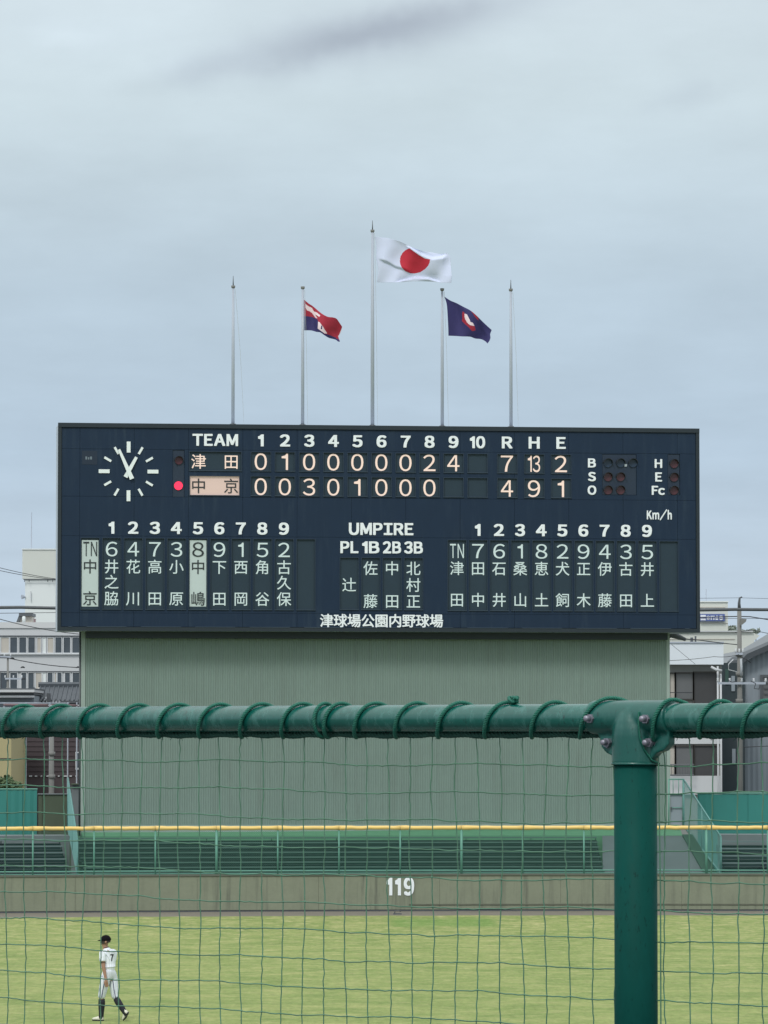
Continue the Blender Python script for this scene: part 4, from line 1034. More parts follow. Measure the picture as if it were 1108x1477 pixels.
t = thing('white_fascia_house', 'grey walled house with a big white fascia, right beside the scoreboard building', 'house', (Xat(1000, D), D, 0))
pxbox('wall', 930, 1041, 959, 1145, D + .3, 8, mat('warm_grey_wall', (.30, .30, .29), .8, var=.06), t, z0=0)
pxbox('fascia', 925, 1043, 928, 958.6, D, .9, mat('bright_fascia', (.72, .77, .82), .5, var=.03), t, .25)
pxbox('fascia_cap', 924, 1043.6, 925.8, 927.9, D, 1.2, m_grey, t, .3)
pxbox('white_band', 930, 1041, 1058, 1073, D + .2, .2, m_white_wall, t); pxbox('white_apron', 930, 1041, 1119, 1146, D + .15, .2, m_white_wall, t)
m_dpane = mat('dark_shutter', (.055, .055, .058), .5, var=.1); m_lpane = mat('grey_screen', (.14, .145, .15), .4, var=.1)
windows(t, D + .3, [(966.5, 973, 972, 1008, m_curtain), (975, 999, 971.5, 1008, m_lpane), (1001.5, 1034, 970.5, 1022, m_dpane), (975, 1000, 1077, 1117, m_lpane), (1001.5, 1034, 1076, 1118, m_dpane), (966, 973, 1077, 1117, m_curtain)], .06, mat('brown_frame', (.06, .055, .05), .5))
q = MB()
for y in (1103, 1118): q.tube([at(964, y, D - .3), at(1001, y, D - .3)], .03, 5)
for k in range(10): q.tube([at(965 + k * 3.9, 1103, D - .3), at(965 + k * 3.9, 1118, D - .3)], .014, 4)
q.build('balcony_rail', m_darkmetal, t)
q = MB(); q.tube([at(966, 999, D - .05), at(999, 999, D - .05)], .025, 4); q.build('window_bar', m_cable, t)
for x, y in ((1035.3, 961), (1039.8, 972)): q = MB(); p0 = at(x, y, D - .3); q.tube([p0, (p0.x, p0.y, 0)], .042, 6); q.build('down_pipe', m_white_wall, t, True)
q = MB(); q.tube([at(1026, 962, D - .5), at(1033, 966, D - .6), at(1041, 967.5, D - .5)], .06, 6); q.build('gutter_elbow', m_white_wall, t, True)
# small roof debris / lamp arm poking out at board corner
q = MB(); q.tube([bp_px(955, 914, -2.05) + Vector((0, 0, -.0)), bp_px(970, 915, -2.2), bp_px(989, 922.5, -2.3)], [.11, .13, .06], 8)
q.tube([bp_px(965, 919.5, -2.15), bp_px(974, 913, -2.1)], .05, 6)
tag(q.build('flood_light_arm', m_darkmetal, None, True), 'dark lamp arm poking out under the right corner of the scoreboard', 'lamp arm')
t = thing('roof_vents', 'two small dark vents on the roof of the white fascia house', 'vent', at(1001, 926, D + 1.5))
for x0, x1, y0 in ((996.3, 1000, 919.5), (1002.5, 1004.6, 917.5)): pxbox('vent_pipe', x0, x1, y0, 926, D + 1.5, .2, m_darkmetal, t)
D = 190
t = thing('dark_house', 'narrow dark house in the gap left of the utility pole', 'house', (Xat(1052, D), D, 0))
pxbox('wall', 1041, 1074, 956, 1146, D, 6, m_darkwall, t, z0=0)
for k, (x, y) in enumerate(((1046, 965), (1055, 975), (1048, 1015), (1056, 1080))): pxbox('shutter', x, x + 5, y, y + 22, D, .05, m_blueg if k % 2 else m_gstep, t, .05)
D = 215
t = thing('grey_roof_hall', 'long hall with a broad pale grey roof behind the utility pole', 'building', (Xat(1100, D), D, 0))
q = MB(); pa_, pb_ = at(1043, 956, D), at(1240, 956, D); ra, rb = at(1040, 932, D + 9), at(1240, 868, D + 9)
ridge = [(at(1030, 946, D + 8).x, at(1030, 946, D + 8).z), (at(1068, 938, D + 8).x, at(1068, 938, D + 8).z), (at(1108, 914, D + 8).x, at(1108, 914, D + 8).z), (at(1200, 860, D + 8).x, at(1200, 860, D + 8).z)]
eave = [(at(1030, 958, D).x, at(1030, 958, D).z), (at(1068, 956, D).x, at(1068, 956, D).z), (at(1108, 955, D).x, at(1108, 955, D).z), (at(1200, 950, D).x, at(1200, 950, D).z)]
vs = [(x, D, z) for x, z in eave] + [(x, D + 8, z) for x, z in ridge] + [(x, D, z - .3) for x, z in eave] + [(x, D + 8, z - .3) for x, z in ridge]
q.add(vs, [(i, i + 1, i + 5, i + 4) for i in range(3)] + [(i + 8, i + 12, i + 13, i + 9) for i in range(3)] + [(i, i + 8, i + 9, i + 1) for i in range(3)] + [(i + 4, i + 5, i + 13, i + 12) for i in range(3)] + [(0, 4, 12, 8), (3, 11, 15, 7)])
q.build('roof', m_roofg, t)
a = at(1032, 960, D + 1); b = at(1200, 960, D + 1); boxo('wall', (a.x, D + .8, 0), (b.x, D + 7, at(1068, 958, D).z - .15), m_darkwall, t)
# corrugated gable house
D = 195
t = thing('corrugated_house', 'blue grey corrugated house with a dark sloping eave at the right edge', 'house', (Xat(1100, D), D, 0))
q = MB(); p = [at(1075, 1146, D), at(1075, 953, D), at(1108, 938, D), at(1160, 914, D), at(1230, 950, D), at(1230, 1146, D)]
x0, x1 = p[0].x, p[-1].x; n = int((x1 - x0) / .12); vs = []
def roofz(x):
    pl = [(p[1].x, p[1].z), (p[2].x, p[2].z), (p[3].x, p[3].z), (p[4].x, p[4].z)]
    for i in range(3):
        if pl[i][0] <= x <= pl[i + 1][0]: return pl[i][1] + (pl[i + 1][1] - pl[i][1]) * (x - pl[i][0]) / (pl[i + 1][0] - pl[i][0])
    return pl[-1][1]
for i in range(n + 1):
    x = x0 + (x1 - x0) * i / n; vs += [(x, D - (.02 if i % 2 else 0), 0), (x, D - (.02 if i % 2 else 0), roofz(x))]
q.add(vs, [(2 * i, 2 * i + 2, 2 * i + 3, 2 * i + 1) for i in range(n)]); q.build('corrugated_wall', m_blueg, t, fix=False)
boxo('side_wall', (x0, D + .03, 0), (x1, D + 8, p[1].z - .1), m_blueg, t)
q = MB(); e = [at(1071, 950, D - .6), at(1078, 943, D - .6), at(1108, 930, D - .6), at(1160, 907, D - .6), at(1235, 944, D - .6)]; th_ = .27
q.prism([(v.x, v.z) for v in e] + [(v.x, v.z - th_) for v in reversed(e)], D - .6, D + 8, lambda a, z, y: (a, y, z)); q.build('roof', mat('dark_fascia', (.055, .065, .075), .6), t)
windows(t, D - .03, [(1100.5, 1122, 977, 1010, m_lpane)], .12, m_darkmetal)
pxbox('drain_pipe', 1071.3, 1074.2, 955, 1146, D - .2, .1, m_darkwall, t, z0=0)
for k in range(3): pxbox('window_louvre', 1102, 1121, 984 + k * 8, 985.2 + k * 8, D - .14, .03, m_darkmetal, t)

# utility poles
def upole(lab, px, pytop, D, r, arms, grp='utility poles behind the ballpark', zt=None, collars=()):
    tp = at(px, pytop, D); t = thing('utility_pole', lab, 'utility pole', (tp.x, D, 0), grp)
    q = MB(); q.tube([(tp.x, D, 0), (tp.x, D, tp.z * .6), tp], [r * 1.25, r * 1.08, r * .85], 12); q.build('pole', m_cpole, t, True)
    for (y, x0, x1) in arms:
        q = MB(); a = at(px + x0, y, D - r - .06); b = at(px + x1, y, D - r - .06); q.box((a.x, a.y - .04, a.z - .045), (b.x, a.y + .04, a.z + .045)); ar = q.build('cross_arm', m_grey, t)
        k = max(2, int(abs(b.x - a.x) / .45))
        for j in range(k + 1):
            x = a.x + (b.x - a.x) * j / k; q = MB(); q.tube([(x, a.y, a.z + .04), (x, a.y, a.z + .1), (x, a.y, a.z + .14), (x, a.y, a.z + .2)], [.02, .05, .03, .045], 8); q.build('insulator', m_wframe, ar, True)
    for y in collars:
        q = MB(); c = at(px, y, D); q.tube([(c.x, D, c.z - .08), (c.x, D, c.z + .08)], r * 1.45, 12); q.build('collar', m_cpole, t, True)
    return t, tp
t, tp = upole('tall grey utility pole with cross arms at the right of the scoreboard', 1066.5, 878, 166, .10, [(985.5, -31, 38), (943, -5, 5)], collars=(944, 972, 1011))
q = MB(); q.tube([at(1066.5, 878, 166), at(1066.2, 870, 166), at(1067, 862.5, 166), at(1070.5, 861, 166)], [.07, .055, .04, .03], 8); q.build('top_bracket', m_darkmetal, t, True)
q = MB(); c = at(1067, 896, 165.8)
q.prism([(c.x + .02, c.z + .1), (c.x + .27, c.z + .08), (c.x + .24, c.z - .02), (c.x + .12, c.z - .12), (c.x + .02, c.z - .18)], 165.7, 165.95, lambda x, z, y: (x, y, z)); q.build('junction_box', m_cpole, t)
q = MB(); q.tube([at(1069, 950, 165.6), at(1069.6, 965, 165.6), at(1069, 975, 165.6)], .045, 6); q.build('cable_sleeve', m_tileedge, t, True)
for pts in (((1058, 951), (1051, 958), (1051, 966), (1063, 969)), ((1062, 983), (1056, 984), (1050, 981)), ((1070, 948), (1077, 951), (1083, 956)), ((1083, 982), (1090, 986), (1088, 993), (1095, 994), (1096, 988))):
    q = MB(); q.tube([at(x, y, 165.6) for x, y in pts], .018, 5); q.build('jumper_cable', m_wframe if pts[0][0] < 1060 else m_cable, t, True)
upole('grey concrete utility pole in front of the brown house at the left', 75, 1040, 170, .095, [], collars=(1087, 1120))
upole('slim utility pole in front of the office block at the left edge', 11.5, 946, 250, .07, [(947.5, -14, 4), (979, -4, 20)], collars=(993,))
# cables
def cable(lab, pts, r, m=m_cable, grp='overhead cables', sag=0.0, n=14):
    q = MB(); P3 = [at(*p) for p in pts]; o = []
    for i in range(len(P3) - 1):
        for k in range(n):
            t = k / n; p = P3[i].lerp(P3[i + 1], t); p.z -= sag * 4 * t * (1 - t); o.append(p)
    o.append(P3[-1]); q.tube(o, r, 6); return tag(q.build('overhead_cable', m, None, True), lab, 'cable', grp)
cable('thick dark cable bundle crossing behind the scoreboard', [(-420, 873, 160), (30, 876, 160), (554, 881, 160), (1060, 879, 160), (1500, 876, 160)], .062, m_darkmetal, sag=.05)
cable('upper of two thin cables sloping down to the scoreboard at the left', [(-160, 790, 200), (0, 819, 200), (84, 835.5, 200)], .014, sag=.04)
cable('lower of two thin cables sloping down to the scoreboard at the left', [(-160, 797, 200), (0, 823, 200), (84, 836.5, 200)], .014, sag=.04)
cable('thin cable just below the thick bundle at the left', [(-200, 886, 210), (0, 884.5, 210), (85, 883.5, 210)], .014)
cable('thin cable falling across the office parapet', [(-120, 872, 220), (0, 893, 220), (118, 915, 220)], .02, sag=.1)
cable('cable across the office spandrel between the window rows', [(-150, 935, 240), (11.5, 949, 240), (117, 963, 240)], .025, sag=.1)
cable('thin cable along the cream building under the blue sign', [(1009, 890.5, 167), (1066, 889, 167), (1082, 889.5, 167), (1110, 894, 167), (1300, 899, 167)], .020)
cable('second thin cable right of the blue sign', [(1009, 892.6, 168), (1066, 892, 168), (1300, 893, 168)], .009)
cable('cable in front of the low cream building', [(955, 918, 170), (1010, 923.5, 170), (1045, 928, 170), (1066, 930, 170)], .018)
cable('thin cable at the top of the utility pole', [(1000, 863, 166), (1068, 862.3, 166), (1200, 866, 166)], .007)
cable('cable drooping from the utility pole across the white fascia', [(940, 953, 165), (1030, 947, 165), (1066, 944, 165)], .010, sag=.05)
cable('faint stay wire slanting over the white fascia', [(968, 929, 168), (1003, 958, 168)], .008)
cable('thin horizontal cable in front of the corrugated house', [(1066, 1078, 167), (1110, 1076, 167), (1300, 1070, 167)], .015)
cable('cable sloping over the hall roof', [(1060, 912, 168), (1085, 909, 168), (1110, 914, 168), (1300, 930, 168)], .012)
for k, (x, y) in enumerate(((33, 963), (113, 963), (34, 979.5), (18, 950))):
    c = at(x, y, 239); q = MB(); q.tube([c + Vector((-.12, 0, -.02)), c + Vector((-.05, 0, .03)), c + Vector((.05, 0, .03)), c + Vector((.12, 0, -.02))], [.02, .05, .05, .02], 6)
    tag(q.build('cable_clamp', m_cable, None, True), ['dark splice clamp under the spandrel cable at the left', 'dark splice clamp where the spandrel cable meets the scoreboard building', 'dark splice clamp in front of the lower office windows', 'dark splice clamp beside the slim utility pole'][k], 'cable clamp', 'clamps on the cables at the left')
# door frame by the right divider
D = 148.2
t = thing('stair_gate', 'green framed chain link gate at the top of the right steps', 'gate', (at(975, 1150, D).x, D, Zat(1192, D)))
for x in (964.8, 985.5): q = MB(); q.tube([at(x, 1192, D), at(x, 1123.5, D)], .03, 6); q.build('post', m_netpost, t, True)
for y in (1124, 1145.5, 1165): q = MB(); q.tube([at(964.8, y, D), at(985.5, y, D)], .025 if y != 1165 else .015, 6); q.build('rail', m_netpost, t, True)
for x in (971, 979): q = MB(); q.tube([at(x, 1145, D), at(x, 1124, D)], .012, 6); q.build('bar', m_netpost, t, True)
pxbox('sheet', 965.5, 985, 1146.5, 1192, D + .04, .02, m_blueg, t)
pxbox('latch', 967, 969, 1164, 1168, D - .03, .02, m_darkmetal, t)

# little tap / drain on the track
c = at(574, 1318.5, 136.6); c.z = 0
t = thing('base_marker', 'small dark metal fitting on the warning track below the number', 'fitting', c)
q = MB(); q.tube([c + Vector((-.10, 0, 0)), c + Vector((-.10, 0, .10)), c + Vector((.02, 0, .12)), c + Vector((.10, 0, .09))], .018, 6); q.build('pipe', m_darkmetal, t, True)
q = MB(); q.box((c.x - .15, c.y - .05, -.005), (c.x + .12, c.y + .05, .03)); q.build('plate', m_darkmetal, t)

# ------------------------------------------------------------------ spectator fence (foreground)
def lerp3(a, b, t): return a + (b - a) * t
ZP = 5.829
Q0 = Vector((Xat(50, 8.1), 8.1, ZP)); Q1 = Vector((Xat(1058, 7.05), 7.05, ZP))
FD = (Q1 - Q0).normalized(); FN = Vector((FD.y, -FD.x, 0)).normalized()      # FN towards the camera side
if FN.y > 0: FN = -FN
def s_px(px):
    k = (px - 554) / F   # solve X = k*Y on the fence line
    return (k * Q0.y - Q0.x) / (FD.x - k * FD.y)
def FP(s, n, z): return Q0 + FD * s + FN * n + Vector((0, 0, z))
S0, S1 = s_px(-900), s_px(1500); RP = .0243
fence = thing('spectator_fence', 'green steel pipe fence in the foreground with a cast T clamp on its post', 'fence', FP(s_px(916), 0, 4.9 - ZP))
SP = s_px(916)
q = MB(); q.tube([FP(S0, 0, 0), FP(SP - .09, 0, 0), FP(SP, 0, 0), FP(S1, 0, 0)], [RP, RP, RP, RP], 40); q.build('top_rail', m_pipe, fence, True)
q = MB(); q.tube([FP(SP, 0, 4.9 - ZP), FP(SP, 0, -.01)], .0368, 40); q.build('post', m_post, fence, True)
# cast T fitting
bm = bmesh.new()
def solid_tube(bm, a, b, r, n=32):
    d = (b - a); t = d.normalized(); u = t.orthogonal().normalized(); w = t.cross(u)
    r0 = [bm.verts.new(a + (u * math.cos(2 * math.pi * i / n) + w * math.sin(2 * math.pi * i / n)) * r) for i in range(n)]
    r1 = [bm.verts.new(b + (u * math.cos(2 * math.pi * i / n) + w * math.sin(2 * math.pi * i / n)) * r) for i in range(n)]
    bm.faces.new(r0[::-1]); bm.faces.new(r1)
    for i in range(n): bm.faces.new((r0[i], r0[(i + 1) % n], r1[(i + 1) % n], r1[i]))
solid_tube(bm, FP(SP - .088, .001, .0008), FP(SP + .078, .001, .0008), .0292)
prof_ = [(-.078, .0402), (-.030, .0402), (-.018, .0392), (-.006, .0365), (.006, .0325), (.016, .026), (.024, .017)]
rings_ = [[bm.verts.new(FP(SP + rr_ * math.cos(2 * math.pi * i / 40), rr_ * math.sin(2 * math.pi * i / 40), zz_)) for i in range(40)] for zz_, rr_ in prof_]
bm.faces.new(rings_[0][::-1]); bm.faces.new(rings_[-1])
for a_, b_ in zip(rings_, rings_[1:]):
    for i in range(40): bm.faces.new((a_[i], a_[(i + 1) % 40], b_[(i + 1) % 40], b_[i]))
def plate(bm, poly, n0, n1):
    a = [bm.verts.new(FP(SP + s, n0, z)) for s, z in poly]; b = [bm.verts.new(FP(SP + s, n1, z)) for s, z in poly]
    bm.faces.new(a); bm.faces.new(b[::-1]); k = len(poly)
    for i in range(k): bm.faces.new((a[i], b[i], b[(i + 1) % k], a[(i + 1) % k]))
plate(bm, [(0, .012), (-.092, .012), (-.094, -.022), (-.074, -.024), (-.068, -.034), (-.064, -.050), (-.054, -.060), (-.036, -.067), (0, -.067)], -.004, .012)
plate(bm, [(0, .012), (.078, .012), (.080, -.020), (.078, -.045), (.066, -.056), (.052, -.060), (.042, -.070), (0, -.070)], -.008, .012)
bmesh.ops.recalc_face_normals(bm, faces=bm.faces)
me = bpy.data.meshes.new('clamp'); off = ROOTS[fence.name]
for v in bm.verts: v.co -= off
bm.to_mesh(me); bm.free(); clamp = bpy.data.objects.new('tee_clamp', me); C.objects.link(clamp); clamp.parent = fence; ROOTS[clamp.name] = off
me.materials.append(m_cast)
rm = clamp.modifiers.new('remesh', 'REMESH'); rm.mode = 'VOXEL'; rm.voxel_size = .0016
sm = clamp.modifiers.new('soften', 'SMOOTH'); sm.factor = .5; sm.iterations = 16
bpy.context.view_layer.update(); dg = bpy.context.evaluated_depsgraph_get()
me2 = bpy.data.meshes.new_from_object(clamp.evaluated_get(dg)); clamp.modifiers.clear(); clamp.data = me2; me2.polygons.foreach_set('use_smooth', [True] * len(me2.polygons))
q = MB(); q.tube([FP(SP, 0, -.080), FP(SP, 0, -.076)], .0415, 40); q.build('clamp_lip', m_cast, fence, True)
for s, z, base in ((-.0735, -.001, .024), (.0445, -.002, .024), (-.048, -.042, .010), (.0405, -.042, .010)):
    q = MB(); q.tube([FP(SP + s, base - .006, z), FP(SP + s, base + .002, z)], .0105, 16); bo = q.build('bolt', m_bolt, fence)
    q = MB(); n6 = [(SP + s + .0082 * math.cos(k * math.pi / 3), z + .0082 * math.sin(k * math.pi / 3)) for k in range(6)]
    q.prism(n6, base + .0022, base + .010, lambda a, b, n: FP(a, n, b)); q.build('nut', m_bolt, bo)
    q = MB(); q.tube([FP(SP + s, base + .009, z), FP(SP + s, base + .019, z), FP(SP + s, base + .021, z)], [.0052, .0052, .0038], 14); q.build('bolt_end', m_bolt, bo, True)
# lashing rope: helix round the pipe, three twisted strands
bots = [-200, -150, -100, -46, 8, 62, 116, 173, 230, 289, 349, 409, 466, 473, 514, 572, 632.5, 700, 767, 836, 945, 1009, 1071, 1138, 1205, 1275]
sb = [s_px(b) for b in bots]
cen = []
for i in range(len(sb) - 1):
    for k in range(36):
        t = k / 36; s = sb[i] + (sb[i + 1] - sb[i]) * t
        if sb[i + 1] - sb[i] > .12: s = sb[i] + (sb[i + 1] - sb[i]) * (t * .85 if t < .5 else .425 + (t - .5) * 1.15)
        an = 2 * math.pi * t
        near = max(0, 1 - max(0, abs(s - SP + .005) - .085) / .012)
        rr = RP + .0038 + .0062 * min(1, near)
        z = -math.cos(an) * rr; 
        if z < 0: z *= 1.20 
        cen.append(FP(s, math.sin(an) * rr, z))
def twist(path, ro, rs, pitch, strands=3, sides=6, ph0=0.0):
    L_ = [0]
    for i in range(1, len(path)): L_.append(L_[-1] + (path[i] - path[i - 1]).length)
    dens = []; total = L_[-1]; step = pitch / 7; j = 0; k = int(total / step)
    for i in range(k + 1):
        d = i * step
        while j < len(L_) - 2 and L_[j + 1] < d: j += 1
        dens.append(path[j].lerp(path[j + 1], min(1, (d - L_[j]) / max(1e-9, L_[j + 1] - L_[j]))))
    q = MB(); up = None; fr = []
    for i, p in enumerate(dens):
        t = (dens[min(i + 1, k)] - dens[max(i - 1, 0)]).normalized()
        up = t.orthogonal().normalized() if up is None else (up - t * up.dot(t)).normalized()
        fr.append((up.copy(), t.cross(up)))
    for sidx in range(strands):
        pts = []
        for i, p in enumerate(dens):
            a = ph0 + 2 * math.pi * (sidx / strands + i * step / pitch); u, w = fr[i]; pts.append(p + (u * math.cos(a) + w * math.sin(a)) * ro)
        q.tube(pts, rs, sides)
    return q
rope = twist(cen, .0018, .0020, .014).build('lashing_rope', m_rope, None, True, fix=False)
tag(rope, 'green twisted rope wound in a spiral round the foreground pipe', 'rope')
# knot of the rope on the pipe
kc_ = FP(s_px(741), .002, RP + .006); pts = []
for k in range(150):
    a = k / 150 * 2 * math.pi * 5; b = k / 150 * 2 * math.pi
    pts.append(kc_ + FD * ((.0085 + .0045 * math.cos(a * .83)) * math.cos(b * 3) + .004 * math.sin(b)) * 1.1 + FN * .006 * math.sin(a * .6 + 1) + Vector((0, 0, .0045 * math.sin(a * .8) + .002)))
kn = twist(pts, .0014, .0017, .012).build('rope_knot', m_rope, rope, True, fix=False)
# selvedge rope under pipe, and the net
SO = -.012
sel = [FP(S0 + (S1 - S0) * i / 220, SO + .006, -RP - .0045 + .0012 * math.sin(i * 1.7) - .0008 * math.sin(i * .51)) for i in range(221)]
net = thing('safety_net', 'green square mesh net hanging from the foreground pipe', 'net', FP(SP, SO, 4.9 - ZP))
twist(sel, .0032, .0030, .026).build('edge_rope', m_rope2, net, True, fix=False)
sel2 = [p + Vector((0, 0, .0035)) + FN * -.006 for p in sel]
twist(sel2, .0022, .0024, .019, ph0=1).build('edge_rope', m_rope2, net, True, fix=False)
MS = .0507; rnd = random.Random(11)
sA = s_px(5.0); i0, i1 = -14, 48; rows = 20
zoff = [ -RP - .010 ] + [ -.0290 - MS * j for j in range(1, rows)]
node = {}
drift = {}
for i in range(i0, i1 + 1):
    drift[i] = rnd.uniform(-.003, .003)
for j in range(rows):
    for i in range(i0, i1 + 1):
        s = sA + i * MS
        if s > SP + .03: s -= .0
        z = zoff[j] + .0022 * math.sin(i * .55 + j * .9) + .0030 * math.sin(i * .17 + j * .35) + rnd.uniform(-.0020, .0020)
        if j == 0: z = -RP - .008
        # net lies flatter on the right: rows do not fall away as fast as the perspective
        z += .004 * (s / 1.6) * min(j, 3) / 3
        # the cords are drawn together where the panels are laced behind the post
        s2 = s + drift[i] * min(1, j / 3) + rnd.uniform(-.0024, .0024) + .0022 * math.sin(j * .8 + i)
        node[(i, j)] = FP(s2, SO + .003 * math.sin(i * .7 + j * .4), z)
def wavy(a, b, amp):
    d = b - a; m = []
    for k in (1, 2, 3):
        t = k / 4; m.append(a + d * t + Vector((0, 0, 1)) * rnd.uniform(-amp, amp) + FD * rnd.uniform(-amp, amp) + FN * rnd.uniform(-amp, amp))
    return m
q = MB()
for i in range(i0, i1 + 1):
    pts = []
    for j in range(rows):
        if j: pts += wavy(node[(i, j - 1)], node[(i, j)], .0010 if j > 1 else .0014)
        pts.append(node[(i, j)])
    q.tube(pts, .00112, 5)
for j in range(1, rows):
    pts = []
    for i in range(i0, i1 + 1):
        if i > i0: 
            w = wavy(node[(i - 1, j)], node[(i, j)], .0009)
            for p in w: p.z -= .0006
            pts += w
        pts.append(node[(i, j)])
    q.tube(pts, .00112, 5)
q.build('net_cords', m_cord, net, True, fix=False)
q = MB()
for (i, j), p in node.items():
    if j: q.tube([p + Vector((0, 0, .0022)), p, p - Vector((0, 0, .0022))], [.0010, .0019, .0010], 5)
q.build('net_knots', m_cord, net, True, fix=False)
q = MB()
for k in range(70):
    s = S0 + (S1 - S0) * rnd.random(); a = FP(s, SO + .008, -RP - .006); q.tube([a, a + FD * rnd.uniform(-.012, .012) + Vector((0, 0, -rnd.uniform(.003, .010)))], .0006, 4)
q.build('loose_fibres', m_rope2, net, fix=False)
# thin lacing cord from clamp bolt down behind the post
lc = [FP(SP + .030, .031, .010), FP(SP + .031, .033, -.010), FP(SP + .032, .030, -.035), FP(SP + .036, .022, -.055), FP(SP + .042, .010, -.072), FP(SP + .044, -.010, -.078)]
twist(lc, .0008, .0010, .008).build('lacing_cord', m_rope, rope, True, fix=False)
q = MB(); q.tube([FP(SP - .0455, -.004, -.06), FP(SP - .046, -.006, -.3), FP(SP - .044, -.006, -.9)], .0013, 5); q.tube([FP(SP + .0455, -.004, -.06), FP(SP + .0475, -.006, -.3), FP(SP + .047, -.006, -.9)], .0013, 5)
q.build('lacing_cord', m_cord, net, fix=False)
# concrete front wall of the stand that carries the fence
q = MB(); vs = [FP(S0, -.25, -ZP), FP(S1, -.25, -ZP), FP(S1, .12, -ZP), FP(S0, .12, -ZP), FP(S0, -.25, 4.9 - ZP), FP(S1, -.25, 4.9 - ZP), FP(S1, .12, 4.9 - ZP), FP(S0, .12, 4.9 - ZP)]
q.add(vs, [(0, 3, 2, 1), (4, 5, 6, 7), (0, 1, 5, 4), (1, 2, 6, 5), (2, 3, 7, 6), (3, 0, 4, 7)]); tag(q.build('stand_parapet', m_conc2), 'concrete parapet of the stand under the foreground fence', 'wall')

q = MB(); vs = [FP(-9, .125, -ZP), FP(9, .125, -ZP), FP(9, 22, -ZP), FP(-9, 22, -ZP), FP(-9, .125, 4.45 - ZP), FP(9, .125, 4.45 - ZP), FP(9, 22, 4.45 - ZP), FP(-9, 22, 4.45 - ZP)]
q.add(vs, [(0, 3, 2, 1), (4, 5, 6, 7), (0, 1, 5, 4), (1, 2, 6, 5), (2, 3, 7, 6), (3, 0, 4, 7)]); tag(q.build('stand_floor', mat('stand_floor', (.06, .065, .065), .9, var=.2)), kind='structure')

# ------------------------------------------------------------------ the left fielder
PY = 85.75; PB = Vector((Xat(160, PY), PY, 0))
m_skin = mat('skin', (.36, .20, .135), .6, var=.06, scale=8)
def stripe_mat(name, base, line, per, w, axis=0):
    m = bpy.data.materials.new(name); m.use_nodes = True; n, l = new_nodes(m.node_tree)
    o = n.new('ShaderNodeOutputMaterial'); p = n.new('ShaderNodeBsdfPrincipled'); l.new(p.outputs[0], o.inputs[0]); p.inputs['Roughness'].default_value = .85
    t = n.new('ShaderNodeTexCoord'); sp = n.new('ShaderNodeSeparateXYZ'); l.new(t.outputs['Object'], sp.inputs[0])
    x = M('FRACT', M('MULTIPLY', M('ADD', M('ADD', sp.outputs[0], M('MULTIPLY', sp.outputs[1], .7, n, l), n, l), 5.0, n, l), 1 / per, n, l), None, n, l)
    f = M('LESS_THAN', x, w, n, l); mm = n.new('ShaderNodeMix'); mm.data_type = 'RGBA'; l.new(M('MULTIPLY', f, .7, n, l), mm.inputs[0]); mm.inputs[6].default_value = (*base, 1); mm.inputs[7].default_value = (*line, 1)
    l.new(mm.outputs[2], p.inputs['Base Color'])
    b = n.new('ShaderNodeBump'); b.inputs['Strength'].default_value = .6; b.inputs['Distance'].default_value = .02; l.new(noise(9, 3, t.outputs['Object'], .6, n, l), b.inputs['Height']); l.new(b.outputs[0], p.inputs['Normal'])
    return m
m_jersey = stripe_mat('white_jersey', (.82, .85, .92), (.30, .33, .45), .055, .12)
m_pants = stripe_mat('pinstripe_trousers', (.76, .79, .87), (.22, .25, .36), .045, .16)
m_sock = mat('black_sock', (.012, .014, .022), .8); m_cap = mat('black_cap', (.006, .005, .008), .9, spec=.15)
m_shoe = mat('cream_shoe', (.72, .70, .58), .5, var=.05); m_sole = mat('dark_sole', (.02, .02, .025), .6); m_hair = mat('short_dark_hair', (.05, .038, .035), .9)
def skin_mesh(name, joints, edges, root, m, parent, sub=2, flat=None):
    me = bpy.data.meshes.new(name); names = list(joints)
    me.from_pydata([PB + Vector(joints[k][:3]) for k in names], [(names.index(a), names.index(b)) for a, b in edges], [])
    o = bpy.data.objects.new(name, me); C.objects.link(o)
    md = o.modifiers.new('skin', 'SKIN'); md.use_smooth_shade = True; 
    for i, k in enumerate(names):
        r = joints[k][3]; me.skin_vertices[0].data[i].radius = (r if not isinstance(r, tuple) else r[0], r if not isinstance(r, tuple) else r[1]); me.skin_vertices[0].data[i].use_root = (k == root)
    s2 = o.modifiers.new('sub', 'SUBSURF'); s2.levels = s2.render_levels = sub
    bpy.context.view_layer.update(); dg = bpy.context.evaluated_depsgraph_get()
    nm = bpy.data.meshes.new_from_object(o.evaluated_get(dg)); bpy.data.objects.remove(o)
    vs = [v.co.copy() for v in nm.vertices]; fs = [tuple(p.vertices) for p in nm.polygons]
    q = MB(); q.add(vs, fs); return q, (q.build(name, m, parent, True, origin=None if parent else PB))
